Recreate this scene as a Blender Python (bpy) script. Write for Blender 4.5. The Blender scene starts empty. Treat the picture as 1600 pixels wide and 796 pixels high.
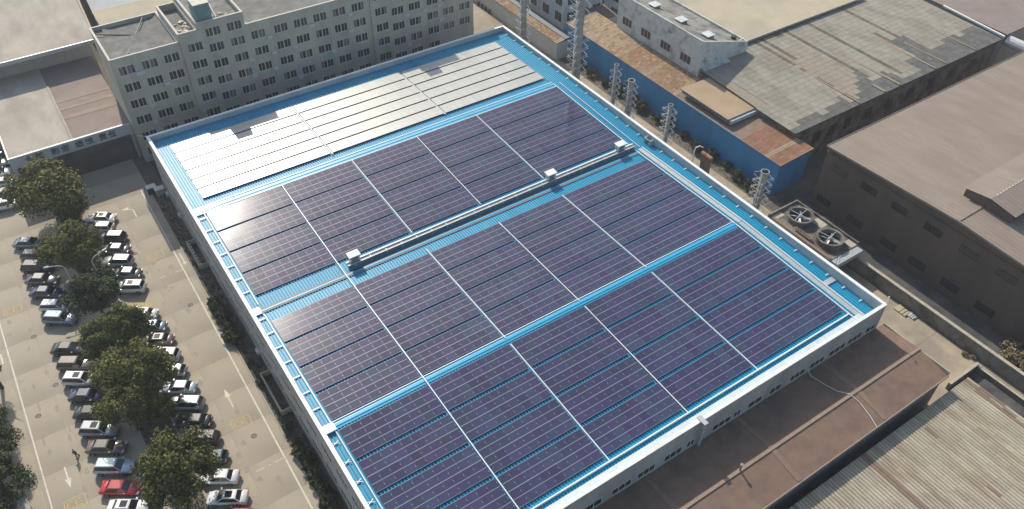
import bpy, bmesh, math, random
from mathutils import Matrix, Vector, noise
random.seed(7)
R=math.radians
scene=bpy.context.scene
col=scene.collection
# ------------------------------------------------------------------ camera
cam_d=bpy.data.cameras.new('camera'); cam=bpy.data.objects.new('camera',cam_d); col.objects.link(cam)
cam_d.sensor_width=36; cam_d.lens=1266.1/1600*36; cam_d.clip_start=1; cam_d.clip_end=3000
def cam_matrix(pitch,yaw,roll):
    cp,sp=math.cos(pitch),math.sin(pitch)
    f=Vector((math.sin(yaw)*cp,math.cos(yaw)*cp,-sp))
    r=Vector((math.cos(yaw),-math.sin(yaw),0)); u=r.cross(f)
    r2=r*math.cos(roll)+u*math.sin(roll); u2=-r*math.sin(roll)+u*math.cos(roll)
    m=Matrix((r2,u2,-f)).transposed().to_4x4(); m.translation=Vector((0,0,86)); return m
cam.matrix_world=cam_matrix(R(43.13),R(34.354),R(.672))
scene.camera=cam
# ------------------------------------------------------------------ light
SUN_EL=38.0; SUN_AZ=math.atan2(.13,1.0)      # azimuth measured clockwise from +y
w=bpy.data.worlds.new('World'); scene.world=w; w.use_nodes=True
nt=w.node_tree; nt.nodes.clear()
sky=nt.nodes.new('ShaderNodeTexSky'); sky.sky_type='NISHITA'; sky.sun_disc=False
sky.sun_elevation=R(SUN_EL); sky.sun_rotation=SUN_AZ; sky.air_density=1.4; sky.dust_density=1.6; sky.ozone_density=1.0
bg=nt.nodes.new('ShaderNodeBackground'); bg.inputs[1].default_value=.118
wo=nt.nodes.new('ShaderNodeOutputWorld'); nt.links.new(sky.outputs[0],bg.inputs[0]); nt.links.new(bg.outputs[0],wo.inputs[0])
sd=bpy.data.lights.new('sun','SUN'); sun=bpy.data.objects.new('sun',sd); col.objects.link(sun)
sd.energy=3.8; sd.angle=R(.5); sd.color=(1.0,.925,.80)
sv=Vector((math.sin(SUN_AZ)*math.cos(R(SUN_EL)),math.cos(SUN_AZ)*math.cos(R(SUN_EL)),math.sin(R(SUN_EL))))
sun.rotation_euler=sv.to_track_quat('Z','Y').to_euler()
vs=scene.view_settings; vs.view_transform='Standard'; vs.look='None'; vs.exposure=.38; vs.gamma=1; vs.use_curve_mapping=False
# ------------------------------------------------------------------ materials
MATS={}
def mat(name,c,rough=.8,var=.12,scale=1.0,metal=0.,spec=.5,bump=0.,bscale=None,c2=None,c2scale=.15,c2th=(.45,.62),rnd=0.,isl=0.,coat=0.,stretch=None,lit=False,huevar=0.):
    m=bpy.data.materials.new(name); m.use_nodes=True; n=m.node_tree; N=n.nodes; L=n.links
    b=N['Principled BSDF']; b.inputs['Roughness'].default_value=rough; b.inputs['Metallic'].default_value=metal
    b.inputs['Specular IOR Level'].default_value=spec; b.inputs['Coat Weight'].default_value=coat
    b.inputs['Coat Roughness'].default_value=.12
    tc=N.new('ShaderNodeTexCoord'); src=tc.outputs['Object']
    if stretch:
        mp=N.new('ShaderNodeMapping'); mp.inputs['Scale'].default_value=stretch; L.new(src,mp.inputs[0]); src=mp.outputs[0]
    cc=N.new('ShaderNodeRGB'); cc.outputs[0].default_value=(*c,1); cur=cc.outputs[0]
    if c2:
        t=N.new('ShaderNodeTexNoise'); t.inputs['Scale'].default_value=c2scale; t.inputs['Detail'].default_value=6; t.inputs['Roughness'].default_value=.62
        L.new(src,t.inputs['Vector']); r=N.new('ShaderNodeMapRange'); r.inputs[1].default_value=c2th[0]; r.inputs[2].default_value=c2th[1]
        L.new(t.outputs['Fac'],r.inputs[0]); mx=N.new('ShaderNodeMix'); mx.data_type='RGBA'
        L.new(r.outputs[0],mx.inputs[0]); L.new(cur,mx.inputs[6]); mx.inputs[7].default_value=(*c2,1); cur=mx.outputs[2]
    hs=N.new('ShaderNodeHueSaturation'); L.new(cur,hs.inputs['Color']); val=None
    if var:
        t=N.new('ShaderNodeTexNoise'); t.inputs['Scale'].default_value=scale; t.inputs['Detail'].default_value=8; t.inputs['Roughness'].default_value=.7
        L.new(src,t.inputs['Vector']); r=N.new('ShaderNodeMapRange'); r.inputs[1].default_value=.3; r.inputs[2].default_value=.7
        r.inputs[3].default_value=1-var; r.inputs[4].default_value=1+var; L.new(t.outputs['Fac'],r.inputs[0]); val=r.outputs[0]
    def mul(a,sock,amt):
        r=N.new('ShaderNodeMapRange'); r.inputs[3].default_value=1-amt; r.inputs[4].default_value=1+amt; L.new(sock,r.inputs[0])
        if a is None: return r.outputs[0]
        q=N.new('ShaderNodeMath'); q.operation='MULTIPLY'; L.new(a,q.inputs[0]); L.new(r.outputs[0],q.inputs[1]); return q.outputs[0]
    if rnd:
        oi=N.new('ShaderNodeObjectInfo'); val=mul(val,oi.outputs['Random'],rnd)
        if huevar:
            r=N.new('ShaderNodeMapRange'); r.inputs[3].default_value=.5-huevar; r.inputs[4].default_value=.5+huevar
            wn=N.new('ShaderNodeTexWhiteNoise'); wn.noise_dimensions='1D'; L.new(oi.outputs['Random'],wn.inputs['W']); L.new(wn.outputs['Value'],r.inputs[0]); L.new(r.outputs[0],hs.inputs['Hue'])
    if isl:
        g=N.new('ShaderNodeNewGeometry'); val=mul(val,g.outputs['Random Per Island'],isl)
        if huevar and not rnd:
            r=N.new('ShaderNodeMapRange'); r.inputs[3].default_value=.5-huevar; r.inputs[4].default_value=.5+huevar
            L.new(g.outputs['Random Per Island'],r.inputs[0]); L.new(r.outputs[0],hs.inputs['Hue'])
    if val is not None: L.new(val,hs.inputs['Value'])
    L.new(hs.outputs[0],b.inputs['Base Color'])
    if bump:
        t=N.new('ShaderNodeTexNoise'); t.inputs['Scale'].default_value=bscale or 4; t.inputs['Detail'].default_value=6
        L.new(src,t.inputs['Vector']); bp=N.new('ShaderNodeBump'); bp.inputs['Strength'].default_value=bump; bp.inputs['Distance'].default_value=.118
        L.new(t.outputs['Fac'],bp.inputs['Height']); L.new(bp.outputs[0],b.inputs['Normal'])
    MATS[name]=m; return m
mat('ground_soil',(.10,.09,.075),.95,.3,.3,c2=(.16,.14,.11),c2scale=.05,bump=.3)
mat('concrete_tan',(.37,.322,.245),.9,.13,.5,c2=(.27,.235,.185),c2scale=.13,c2th=(.42,.68),rnd=.012)
mat('concrete_sand',(.36,.30,.215),.92,.16,.5,c2=(.25,.215,.165),c2scale=.16,c2th=(.42,.66))
mat('asphalt_dark',(.055,.056,.058),.9,.3,.4,c2=(.09,.085,.08),c2scale=.2)
mat('asphalt_far',(.26,.235,.195),.9,.1,.4,c2=(.2,.185,.16),c2scale=.1)
mat('joint',(.20,.175,.14),.95,.2,2)
mat('stain',(.275,.24,.19),.8,.2,2)
mat('crack_dark',(.12,.10,.08),.95,.2,2)
mat('white_paint',(.60,.56,.48),.8,.12,3,c2=(.44,.40,.33),c2scale=1.6,c2th=(.5,.72))
mat('yellow_paint',(.50,.36,.09),.8,.2,2.2,c2=(.40,.32,.18),c2scale=1.2,c2th=(.4,.65))
mat('kerb',(.36,.33,.27),.9,.2,2)
mat('blue_roof',(.008,.27,.45),.47,.14,.35,spec=.38,coat=.0,c2=(.03,.28,.41),c2scale=.35,c2th=(.48,.72),stretch=(1,.15,1))
mat('blue_cap',(.010,.32,.53),.45,.1,.5,coat=.08)
mat('galv',(.42,.46,.47),.45,.14,1.5,metal=.25)
mat('galv_pale',(.52,.60,.62),.45,.14,1.2,metal=.1)
mat('mesh_grey',(.16,.18,.19),.6,.3,4)
mat('white_metal',(.78,.78,.76),.4,.05,2)
mat('parapet_white',(.74,.74,.72),.6,.08,1,c2=(.55,.54,.51),c2scale=.8,c2th=(.5,.72))
mat('wall_grey',(.34,.35,.355),.85,.12,.35,c2=(.26,.265,.265),c2scale=.25,stretch=(1,1,.35))
mat('wall_left',(.42,.40,.375),.88,.16,.3,c2=(.30,.29,.27),c2scale=.3,stretch=(1,1,.3))
mat('parapet_inner',(.40,.45,.48),.8,.1,.4,c2=(.33,.375,.40),c2scale=.3)
mat('window_dark',(.025,.03,.035),.15,.2,2,spec=.6)
mat('window_blind',(.12,.125,.12),.3,.2,2)
mat('win_frame',(.55,.56,.55),.6,.1,2)
mat('pv_blue',(.036,.039,.088),.13,.16,.35,spec=.45,rnd=.15,huevar=.03)
mat('pv_line',(.25,.25,.32),.45,.1,2)
mat('pv_edge',(.065,.065,.10),.4,.1,2,metal=.3)
mat('pv_glare',(.37,.375,.34),.34,.13,.8,spec=.95,rnd=.06)  # glare on the far panels, put into a paler, rougher surface
mat('pv_glare_line',(.34,.325,.28),.34,.1,1,spec=.9)  # panel edge, paled to go with the painted glare
mat('office_wall',(.45,.43,.365),.9,.12,.35,c2=(.37,.355,.305),c2scale=.3,stretch=(1,1,.35))
mat('office_trim',(.50,.48,.43),.85,.12,.8)
mat('office_roof',(.15,.148,.138),.95,.22,.8,c2=(.20,.195,.18),c2scale=.2,bump=.2)
mat('debris_white',(.55,.50,.43),.9,.3,1.5)
mat('debris_tan',(.36,.31,.24),.9,.35,1.8)
mat('teal_tank',(.12,.22,.25),.6,.2,1)
mat('roof_beige',(.385,.345,.285),.95,.14,.35,c2=(.31,.28,.235),c2scale=.15,stretch=(1,.45,1),bump=.15,bscale=8)
mat('roof_lightgrey',(.42,.425,.42),.95,.12,.8,c2=(.35,.355,.36),c2scale=.2)
mat('roof_cream',(.42,.36,.25),.9,.08,.2,c2=(.36,.32,.24),c2scale=.12)
mat('roof_brown',(.235,.185,.16),.9,.10,.5,c2=(.21,.165,.145),c2scale=.2)
mat('roof_pinkbrown',(.245,.195,.158),.7,.13,1.4,c2=(.215,.17,.138),c2scale=.35,stretch=(1,.3,1))
mat('roof_orange',(.36,.265,.165),.9,.10,.5,c2=(.30,.215,.13),c2scale=.25)
mat('low_seam',(.22,.145,.108),.9,.2,1)
mat('low_brown',(.205,.128,.092),.9,.18,.7,c2=(.165,.112,.085),c2scale=.22)
mat('tan_strip',(.27,.205,.155),.9,.15,1)
mat('tile_brown',(.34,.195,.11),.85,.2,1.2,isl=.22,c2=(.37,.245,.15),c2scale=.12)
mat('tile_tan',(.43,.32,.20),.85,.15,1.2,isl=.15)
mat('tile_red',(.36,.175,.10),.85,.15,1.2,isl=.15)
mat('blue_clad',(.03,.24,.50),.6,.12,.25,c2=(.027,.20,.42),c2scale=.15,stretch=(1,1,.3))
mat('blue_trim',(.07,.18,.32),.6,.1,1)
mat('annex_white',(.50,.52,.52),.8,.12,1)
mat('grime_white',(.52,.54,.53),.9,.2,.8,c2=(.20,.20,.19),c2scale=.45,c2th=(.52,.70))
mat('grime_roof',(.24,.235,.21),.95,.3,.8,c2=(.13,.125,.11),c2scale=.35,c2th=(.45,.62))
mat('slate_light',(.265,.247,.205),.95,.18,.9,isl=.06,c2=(.215,.195,.155),c2scale=.25,stretch=(1,.4,1),bump=.25,bscale=3)
mat('slate_warm',(.25,.215,.165),.95,.12,1.5,isl=.08)
mat('slate_dark',(.105,.105,.098),.95,.22,1.5,isl=.2)
mat('slate_brown',(.125,.098,.075),.95,.2,1.5,isl=.2)
mat('stone_wall',(.20,.19,.165),.95,.35,.7,c2=(.10,.085,.07),c2scale=.4,c2th=(.42,.6))
mat('corr_grey',(.38,.34,.255),.95,.18,.6,c2=(.27,.21,.14),c2scale=.5,c2th=(.46,.68),stretch=(1.3,.3,1),isl=.10)
mat('corr_brown',(.22,.155,.115),.95,.2,.8)
mat('clad_brown',(.115,.082,.066),.8,.1,.3,c2=(.085,.066,.055),c2scale=.2,stretch=(1,1,.3))
mat('brick_red',(.30,.13,.09),.95,.3,2,rnd=.2)
mat('concrete_wall',(.20,.19,.165),.95,.25,.6,c2=(.11,.10,.085),c2scale=.5)
mat('coping',(.40,.36,.28),.9,.2,1)
mat('steel_pipe',(.34,.34,.33),.4,.15,1.2,metal=.5)
mat('steel_rod',(.52,.52,.51),.5,.1,2,metal=.2)
mat('black_metal',(.03,.03,.032),.5,.2,2)
mat('leaf',(.120,.128,.042),.85,.28,.5,isl=.32,rnd=.2,spec=.15,huevar=.03)
mat('leaf_dark',(.072,.084,.042),.85,.3,.5,isl=.32,rnd=.15,spec=.15,huevar=.025)
mat('leaf_dry',(.22,.18,.09),.85,.3,.6,isl=.4)
mat('bark',(.09,.07,.055),.95,.3,2)
mat('tyre',(.02,.02,.02),.85,.2,3); mat('rim',(.35,.35,.36),.35,.1,2,metal=.7)
mat('car_glass',(.015,.018,.022),.06,.05,1,spec=.8)
mat('lamp_red',(.35,.02,.02),.3,.1,2); mat('lamp_clear',(.62,.63,.63),.2,.1,2)
CARC={'white':(.74,.74,.73),'black':(.022,.023,.026),'grey':(.11,.115,.125),'silver':(.34,.36,.37),'bluegrey':(.18,.24,.30),'navy':(.03,.045,.09),'red':(.45,.025,.035),'cream':(.60,.55,.42),'paleblue':(.45,.53,.56),'brown':(.15,.12,.10),'green':(.04,.08,.07),'tan':(.40,.33,.25)}
for k,c in CARC.items(): mat('paint_'+k,c,.28,.03,1,spec=.5,coat=.8,metal=.25 if k in('grey','silver','bluegrey','paleblue') else 0)
mat('skin',(.45,.28,.20),.6,.05,3); mat('cloth_dark',(.03,.03,.035),.9,.2,5); mat('cloth_navy',(.05,.055,.075),.9,.2,5); mat('hair',(.015,.012,.01),.7,.1,5)
mat('cloth_red',(.5,.04,.04),.8,.1,3); mat('sign_grey',(.28,.32,.32),.6,.1,2); mat('ink_dark',(.06,.075,.09),.7,.1,2)
mat('sign_band',(.42,.46,.50),.8,.08,.5)
# ------------------------------------------------------------------ mesh helpers
class MB:
    def __init__(s): s.v=[]; s.f=[]; s.m=[]; s.names=[]
    def mi(s,name):
        if name not in s.names: s.names.append(name)
        return s.names.index(name)
    def face(s,pts,mt): 
        i=len(s.v); s.v+= [tuple(p) for p in pts]; s.f.append(tuple(range(i,i+len(pts)))); s.m.append(s.mi(mt))
    def box(s,x0,x1,y0,y1,z0,z1,mt,top=None):
        i=len(s.v); s.v+=[(x0,y0,z0),(x1,y0,z0),(x1,y1,z0),(x0,y1,z0),(x0,y0,z1),(x1,y0,z1),(x1,y1,z1),(x0,y1,z1)]
        k=s.mi(mt); kt=s.mi(top) if top else k
        for f,mm in (((3,2,1,0),k),((4,5,6,7),kt),((0,1,5,4),k),((1,2,6,5),k),((2,3,7,6),k),((3,0,4,7),k)):
            s.f.append(tuple(i+a for a in f)); s.m.append(mm)
    def hexa(s,b,t,mt,top=None):   # 4 bottom pts, 4 top pts (ccw from above)
        i=len(s.v); s.v+=[tuple(p) for p in b]+[tuple(p) for p in t]; k=s.mi(mt); kt=s.mi(top) if top else k
        for f,mm in (((3,2,1,0),k),((4,5,6,7),kt),((0,1,5,4),k),((1,2,6,5),k),((2,3,7,6),k),((3,0,4,7),k)):
            s.f.append(tuple(i+a for a in f)); s.m.append(mm)
    def slab(s,pts,th,mt,top=None):
        b=[(p[0],p[1],p[2]-th) for p in pts]; i=len(s.v); n=len(pts); s.v+=b+[tuple(p) for p in pts]; k=s.mi(mt); kt=s.mi(top) if top else k
        s.f.append(tuple(i+a for a in reversed(range(n)))); s.m.append(k)
        s.f.append(tuple(i+n+a for a in range(n))); s.m.append(kt)
        for a in range(n):
            c=(a+1)%n; s.f.append((i+a,i+c,i+n+c,i+n+a)); s.m.append(k)
    def tube(s,p,q,r,mt,n=6,r2=None,cap=True):
        p=Vector(p);q=Vector(q); d=(q-p); 
        if d.length<1e-6: return
        d.normalize(); a=d.orthogonal().normalized(); b=d.cross(a); r2=r if r2 is None else r2; i=len(s.v); k=s.mi(mt)
        for c,rr in ((p,r),(q,r2)):
            for j in range(n):
                t=2*math.pi*j/n; s.v.append(tuple(c+(a*math.cos(t)+b*math.sin(t))*rr))
        for j in range(n):
            s.f.append((i+j,i+(j+1)%n,i+n+(j+1)%n,i+n+j)); s.m.append(k)
        if cap: s.f.append(tuple(i+j for j in reversed(range(n)))); s.m.append(k); s.f.append(tuple(i+n+j for j in range(n))); s.m.append(k)
    def poly(s,pts,r,mt,n=6):
        for a,b in zip(pts,pts[1:]): s.tube(a,b,r,mt,n)
    def ring(s,c,r0,r1,z0,z1,mt,n=32):
        i=len(s.v);k=s.mi(mt)
        for j in range(n):
            t=2*math.pi*j/n; x,y=math.cos(t),math.sin(t)
            s.v+=[(c[0]+r0*x,c[1]+r0*y,z0),(c[0]+r1*x,c[1]+r1*y,z0),(c[0]+r1*x,c[1]+r1*y,z1),(c[0]+r0*x,c[1]+r0*y,z1)]
        for j in range(n):
            a=i+4*j;b=i+4*((j+1)%n)
            for q in range(4):
                s.f.append((a+q,b+q,b+(q+1)%4,a+(q+1)%4)); s.m.append(k)
    def disc(s,c,r,z,mt,n=24):
        i=len(s.v); s.v+=[(c[0]+r*math.cos(2*math.pi*j/n),c[1]+r*math.sin(2*math.pi*j/n),z) for j in range(n)]
        s.f.append(tuple(range(i,i+n))); s.m.append(s.mi(mt))
    def mesh(s,name,smooth=False):
        me=bpy.data.meshes.new(name); me.from_pydata(s.v,[],s.f)
        for n in s.names: me.materials.append(MATS[n])
        me.polygons.foreach_set('material_index',s.m)
        if smooth: me.polygons.foreach_set('use_smooth',[True]*len(s.f))
        me.validate(); me.update(); return me
    def build(s,name,parent=None,smooth=False,loc=(0,0,0)):
        o=bpy.data.objects.new(name,s.mesh(name,smooth)); col.objects.link(o); o.location=loc
        if parent: o.parent=parent
        return o
def fixn(o):
    bm=bmesh.new(); bm.from_mesh(o.data); bmesh.ops.recalc_face_normals(bm,faces=bm.faces); bm.to_mesh(o.data); bm.free(); return o
def tag(o,label=None,cat=None,group=None,kind=None):
    if label:o['label']=label
    if cat:o['category']=cat
    if group:o['group']=group
    if kind:o['kind']=kind
    return o
def thing(name,label,cat,loc=(0,0,0),rz=0,group=None):
    o=bpy.data.objects.new(name,None); col.objects.link(o); o.location=loc; o.rotation_euler=(0,0,rz); o.empty_display_size=.5
    return tag(o,label,cat,group)
def copy_tree(o,parent=None):
    c=o.copy(); col.objects.link(c)
    if parent: c.parent=parent
    for ch in o.children: copy_tree(ch,c)
    return c
def inst(name,me,parent,loc=(0,0,0),rot=(0,0,0)):
    o=bpy.data.objects.new(name,me); col.objects.link(o); o.parent=parent; o.location=loc; o.rotation_euler=rot; return o

# ================================================================== GROUND
m=MB(); m.face([(-300,-160,-.02),(460,-160,-.02),(460,520,-.02),(-300,520,-.02)],'ground_soil')
ground=tag(m.build('ground'),kind='structure')
# parking lot of concrete slabs
m=MB(); m.face([(-60,30,-.006),(9.6,30,-.006),(9.6,165,-.006),(-60,165,-.006)],'joint')
lot=tag(m.build('parking_lot'),kind='structure')
sx=[-40,-34.5,-29,-23,-17,-12.9,-9.2,-4.9,-1.2,4.1,9.6]
k=0
slabm={}
yy=[50+6.05*i for i in range(19)]
for i in range(len(sx)-1):
    w_=sx[i+1]-sx[i]-.018; key=round(w_,2)
    if key not in slabm:
        a=MB(); a.box(-w_/2,w_/2,-3.016,3.016,-.004,.008,'concrete_tan'); slabm[key]=a.mesh('concrete_slab')
    for j in range(len(yy)):
        inst('concrete_slab',slabm[key],lot,((sx[i]+sx[i+1])/2,yy[j]+3.02,0))
# painted lines, arrows
mk=MB()
def strip(x0,y0,x1,y1,wd,mt='white_paint',z=.013):
    d=Vector((x1-x0,y1-y0)); n=Vector((-d.y,d.x)).normalized()*wd/2
    mk.face([(x0-n.x,y0-n.y,z),(x1-n.x,y1-n.y,z),(x1+n.x,y1+n.y,z),(x0+n.x,y0+n.y,z)],mt)
strip(8.4,46,8.4,123.2,.19)
strip(-16.6,60,-16.6,104,.17)
strip(-16.75,104.6,-16.9,114,.15)
mk.build('lane_line',lot)
mk=MB()
def arrow(x,y,s,L=3.4,cv=False):
    if not cv:
        strip(x,y-s*L/2,x,y+s*L*.1,.17)
        t=y+s*L*.5; b=y+s*L*.08
        p=[(x-.36,b,.0135),(x+.36,b,.0135),(x,t,.0135)]
        mk.face(p if s>0 else [p[1],p[0],p[2]],'white_paint')
    else:
        strip(x,y-1.7,x,y+.5,.18); strip(x,y+.4,x-.7,y+1.1,.18,z=.0175)
        mk.face([(x-.6,y+.75,.0135),(x-.45,y+1.6,.0135),(x-1.7,y+1.4,.0135)],'white_paint')
arrow(5.8,73.4,1); mk.build('painted_arrow',lot); mk=MB()
arrow(-14.2,72.7,-1,3.3); mk.build('painted_arrow',lot); mk=MB()
arrow(5.9,118.4,1,cv=True); mk.build('painted_arrow',lot); mk=MB()
strip(9.0,101.4,9.0,104.4,.15); strip(8.7,101.8,9.3,101.8,.3,z=.0175); mk.build('painted_arrow',lot); mk=MB()
strip(-17.5,97.6,-17.5,95.2,.2); mk.build('painted_arrow',lot); mk=MB()
for yb in (100.5,61.0):
    for i in range(9):
        if i in(3,5) : continue
        strip(4.8+i*.4,yb,4.8+i*.4+(.39 if i not in (2,4) else .2),yb,.10)
mk.build('stop_line',lot)
def ybox(xc,yc,wd=2.3,hh=1.6,num='C'):
    global mk; mk=MB(); x0,x1,y0,y1=xc-wd/2,xc+wd/2,yc-hh/2,yc+hh/2
    for a in ((x0,y0,x1,y0),(x0,y1,x1,y1)): strip(*a,.12,'yellow_paint')
    for a in ((x0,y0+.06,x0,y1-.06),(x1,y0+.06,x1,y1-.06)): strip(*a,.12,'yellow_paint')
    strip(x0+.35,y0+.3,x0+.35,y1-.3,.14,'yellow_paint'); strip(x0+.6,y0+.35,x0+.95,y0+.35,.14,'yellow_paint'); strip(x0+.6,y1-.35,x0+.95,y1-.35,.14,'yellow_paint')
    strip(x0+1.25,y0+.3,x0+1.25,y1-.3,.14,'yellow_paint'); strip(x0+1.45,y0+.35,x0+1.85,y0+.35,.14,'yellow_paint'); strip(x0+1.45,yc,x0+1.8,yc,.12,'yellow_paint'); strip(x0+1.45,y1-.35,x0+1.85,y1-.35,.14,'yellow_paint')
    mk.build('yellow_marking',lot)
ybox(5.8,68.8); ybox(5.8,105.8); ybox(-14.2,68.6); ybox(-14.6,105.5)
mk=MB()
for i in range(9): strip(-1.4+i*.42,97.2+.03*i,-1.15+i*.42,95.6-.03*i,.20,'yellow_paint')
strip(-1.5,97.9,2.2,96.9,.15,'yellow_paint',.0175); mk.build('yellow_marking',lot)
mk=MB(); strip(-8.5,98.0,-4.9,95.8,.10,'yellow_paint'); strip(-8.3,94.9,-5.2,93.2,.10,'yellow_paint'); mk.build('yellow_marking',lot)
for i,(x_,y_) in enumerate(((3.2,108),(6.9,92.5),(2.6,84),(6.4,66),(-13.1,98.5),(-15.3,84),(-12.4,88))):
    m=MB(); m.tube((0,0,.009),(0,0,.016),.36,'asphalt_dark',16); m.tube((0,0,.016),(0,0,.019),.28,'joint',16); o=m.build('manhole_cover',lot); o.location=(x_,y_,0)
# oil and tyre stains: thin films on the slabs, their own shape
rr=random.Random(77)
m=MB()
for i in range(70):
    x_,y_=(rr.uniform(2.8,8.0),rr.uniform(58,122)) if i%2 else (rr.uniform(-16.2,-11.8),rr.uniform(62,112))
    n_=9; w_,h_=rr.uniform(.10,.45),rr.uniform(.2,1.1); ph=rr.uniform(0,6)
    m.face([(x_+w_*math.cos(6.283*q/n_)*rr.uniform(.6,1.1),y_+h_*math.sin(6.283*q/n_)*rr.uniform(.6,1.1),.009+i*.00005) for q in range(n_)],'stain')
o=m.build('oil_stains',lot); o['kind']='stuff'
# planted islands between the two car columns
for (y0,y1) in ((50,96.0),(98.6,126.5)):
    m=MB(); m.box(-5.15,-1.45,y0,y1,-.01,.10,'ground_soil')
    isl=tag(m.build('planting_bed'),kind='structure')
    L=4.0; kk=MB(); kk.box(-.09,.09,-L/2+.01,L/2-.01,-.005,.15,'kerb'); km=kk.mesh('kerb_stone')
    n=int((y1-y0)/L)
    for i in range(n):
        for xx in (-5.26,-1.34): inst('kerb_stone',km,isl,(xx,y0+L*(i+.5),0))
# path between islands
m=MB(); m.box(-5.2,-1.4,96.2,98.4,-.004,.03,'kerb'); tag(m.build('footpath'),kind='structure')
# planted strip along the factory wall
m=MB(); m.box(9.62,11.8,46,124,-.01,.06,'ground_soil'); wb=tag(m.build('planting_strip'),kind='structure')
# alley on the right and yards
m=MB(); m.box(80.1,93.3,14,200,-.01,.02,'concrete_sand'); alley=tag(m.build('alley_pavement'),kind='structure')
a=MB()
for y in [22+7.3*i for i in range(19)]: a.box(80.2,93.2,y,y+.05,.019,.026,'crack_dark')
a.build('expansion_joint',alley)
m=MB(); m.box(93.9,160,-5,62.4,-.012,.01,'asphalt_dark'); tag(m.build('yard_pavement'),kind='structure')
m=MB(); m.box(12,80,121.3,130.6,-.01,.015,'asphalt_dark'); tag(m.build('service_lane'),kind='structure')
m=MB(); m.box(79.4,93.2,200.2,230,-.01,.015,'concrete_sand'); m.box(79.4,80.05,122,200,-.01,.015,'concrete_sand'); tag(m.build('far_pavement'),kind='structure')
m=MB(); m.box(93.35,96.5,63,200,-.01,.03,'ground_soil'); tag(m.build('verge'),kind='structure')

# ================================================================== FACTORY WITH THE SOLAR ROOF
X0,X1,Y0,Y1=11.85,80.0,32.0,121.0
RV=[(32,9.3),(54.6,9.92),(76.4,9.5),(98.9,10.35),(121,10.0)]
def rz(y):
    for (a,za),(b,zb) in zip(RV,RV[1:]):
        if y<=b: return za+(zb-za)*(y-a)/(b-a)
    return RV[-1][1]
fac=thing('factory_building','long factory hall with bright blue ribbed metal roof and white parapet, under the solar panels','factory')
T=.30; ZP=11.0
m=MB(); m.box(X0,X0+T,Y0,Y1,0,ZP-.12,'wall_left'); 
wl=m.build('left_wall',fac); wl.name='wall'
m=MB(); m.box(X1-T,X1,Y0,Y1,0,ZP-.12,'wall_grey'); m.build('wall',fac)
m=MB(); m.box(X0+T+.002,X1-T-.002,Y0+.002,Y0+T,0,ZP-.122,'wall_grey'); m.build('wall',fac)
m=MB(); m.box(X0+T+.002,X1-T-.002,Y1-T,Y1-.002,0,ZP-.122,'wall_grey'); m.build('wall',fac)
# parapet linings and copings
for a in ((X0+T+.003,X0+T+.05,Y0+T+.06,Y1-T-.06),(X1-T-.05,X1-T-.003,Y0+T+.06,Y1-T-.06),(X0+T+.06,X1-T-.06,Y0+T+.003,Y0+T+.05),(X0+T+.06,X1-T-.06,Y1-T-.05,Y1-T-.003)):
    m=MB(); m.box(*a,8.9,ZP-.124,'parapet_inner'); m.build('parapet_lining',fac)
for a in ((X0-.08,X0+T+.09,Y0-.05,Y1+.05),(X1-T-.09,X1+.08,Y0-.05,Y1+.05),(X0+T+.092,X1-T-.092,Y0-.05,Y0+T+.09),(X0+T+.092,X1-T-.092,Y1-T-.09,Y1+.05)):
    m=MB(); m.box(*a,ZP-.12,ZP,'parapet_white'); m.build('coping',fac)
# ribbed roof sheets, one per slope
xs=[]; x=X0+T+.06
while x<X1-T-.1:
    xs+= [(x,0),(x+.23,0),(x+.27,.11),(x+.35,.11)]; x+=.40
xs.append((X1-T-.06,0))
for (ya,za),(yb,zb) in zip(RV,RV[1:]):
    m=MB(); k=m.mi('blue_roof'); n=len(xs)
    ya2=max(ya,Y0+T+.06); yb2=min(yb,Y1-T-.06)
    for yv in (ya2,yb2):
        z=rz(yv)
        for xx,h in xs: m.v.append((xx,yv,z+h))
    for i in range(n-1): m.f.append((i,i+1,n+i+1,n+i)); m.m.append(k)
    m.build('roof_slope',fac)
# ridge caps
for yr,zr in ((98.9,10.35),(54.6,9.92)):
    m=MB()
    prof=[(-1.05,-.02),(-.95,.10),(-.35,.13),(-.3,.2),(.3,.2),(.35,.13),(.95,.10),(1.05,-.02)]
    if yr<60: prof=[(p[0]*.52,p[1]) for p in prof]
    k=m.mi('blue_cap')
    for xx in (X0+.4,76.2):
        for p in prof: m.v.append((xx,yr+p[0],zr+p[1]))
    n=len(prof)
    for i in range(n-1): m.f.append((i,i+n,i+n+1,i+1)); m.m.append(k)
    m.build('ridge_cap',fac)
    for dy in ((-.98,.5) if yr>60 else (.52,)):
        m=MB(); m.box(X0+.5,76.2,yr+dy,yr+dy+.09,zr+.10,zr+.22,'white_metal'); m.build('ridge_rail',fac)
# valley gutter
m=MB(); m.box(X0+.4,76.4,76.18,76.50,9.45,9.70,'black_metal'); m.box(X0+.4,76.4,75.92,76.16,9.45,9.72,'blue_cap'); m.box(X0+.4,76.4,75.66,75.90,9.45,9.68,'mesh_grey'); m.build('valley_gutter',fac)
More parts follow.
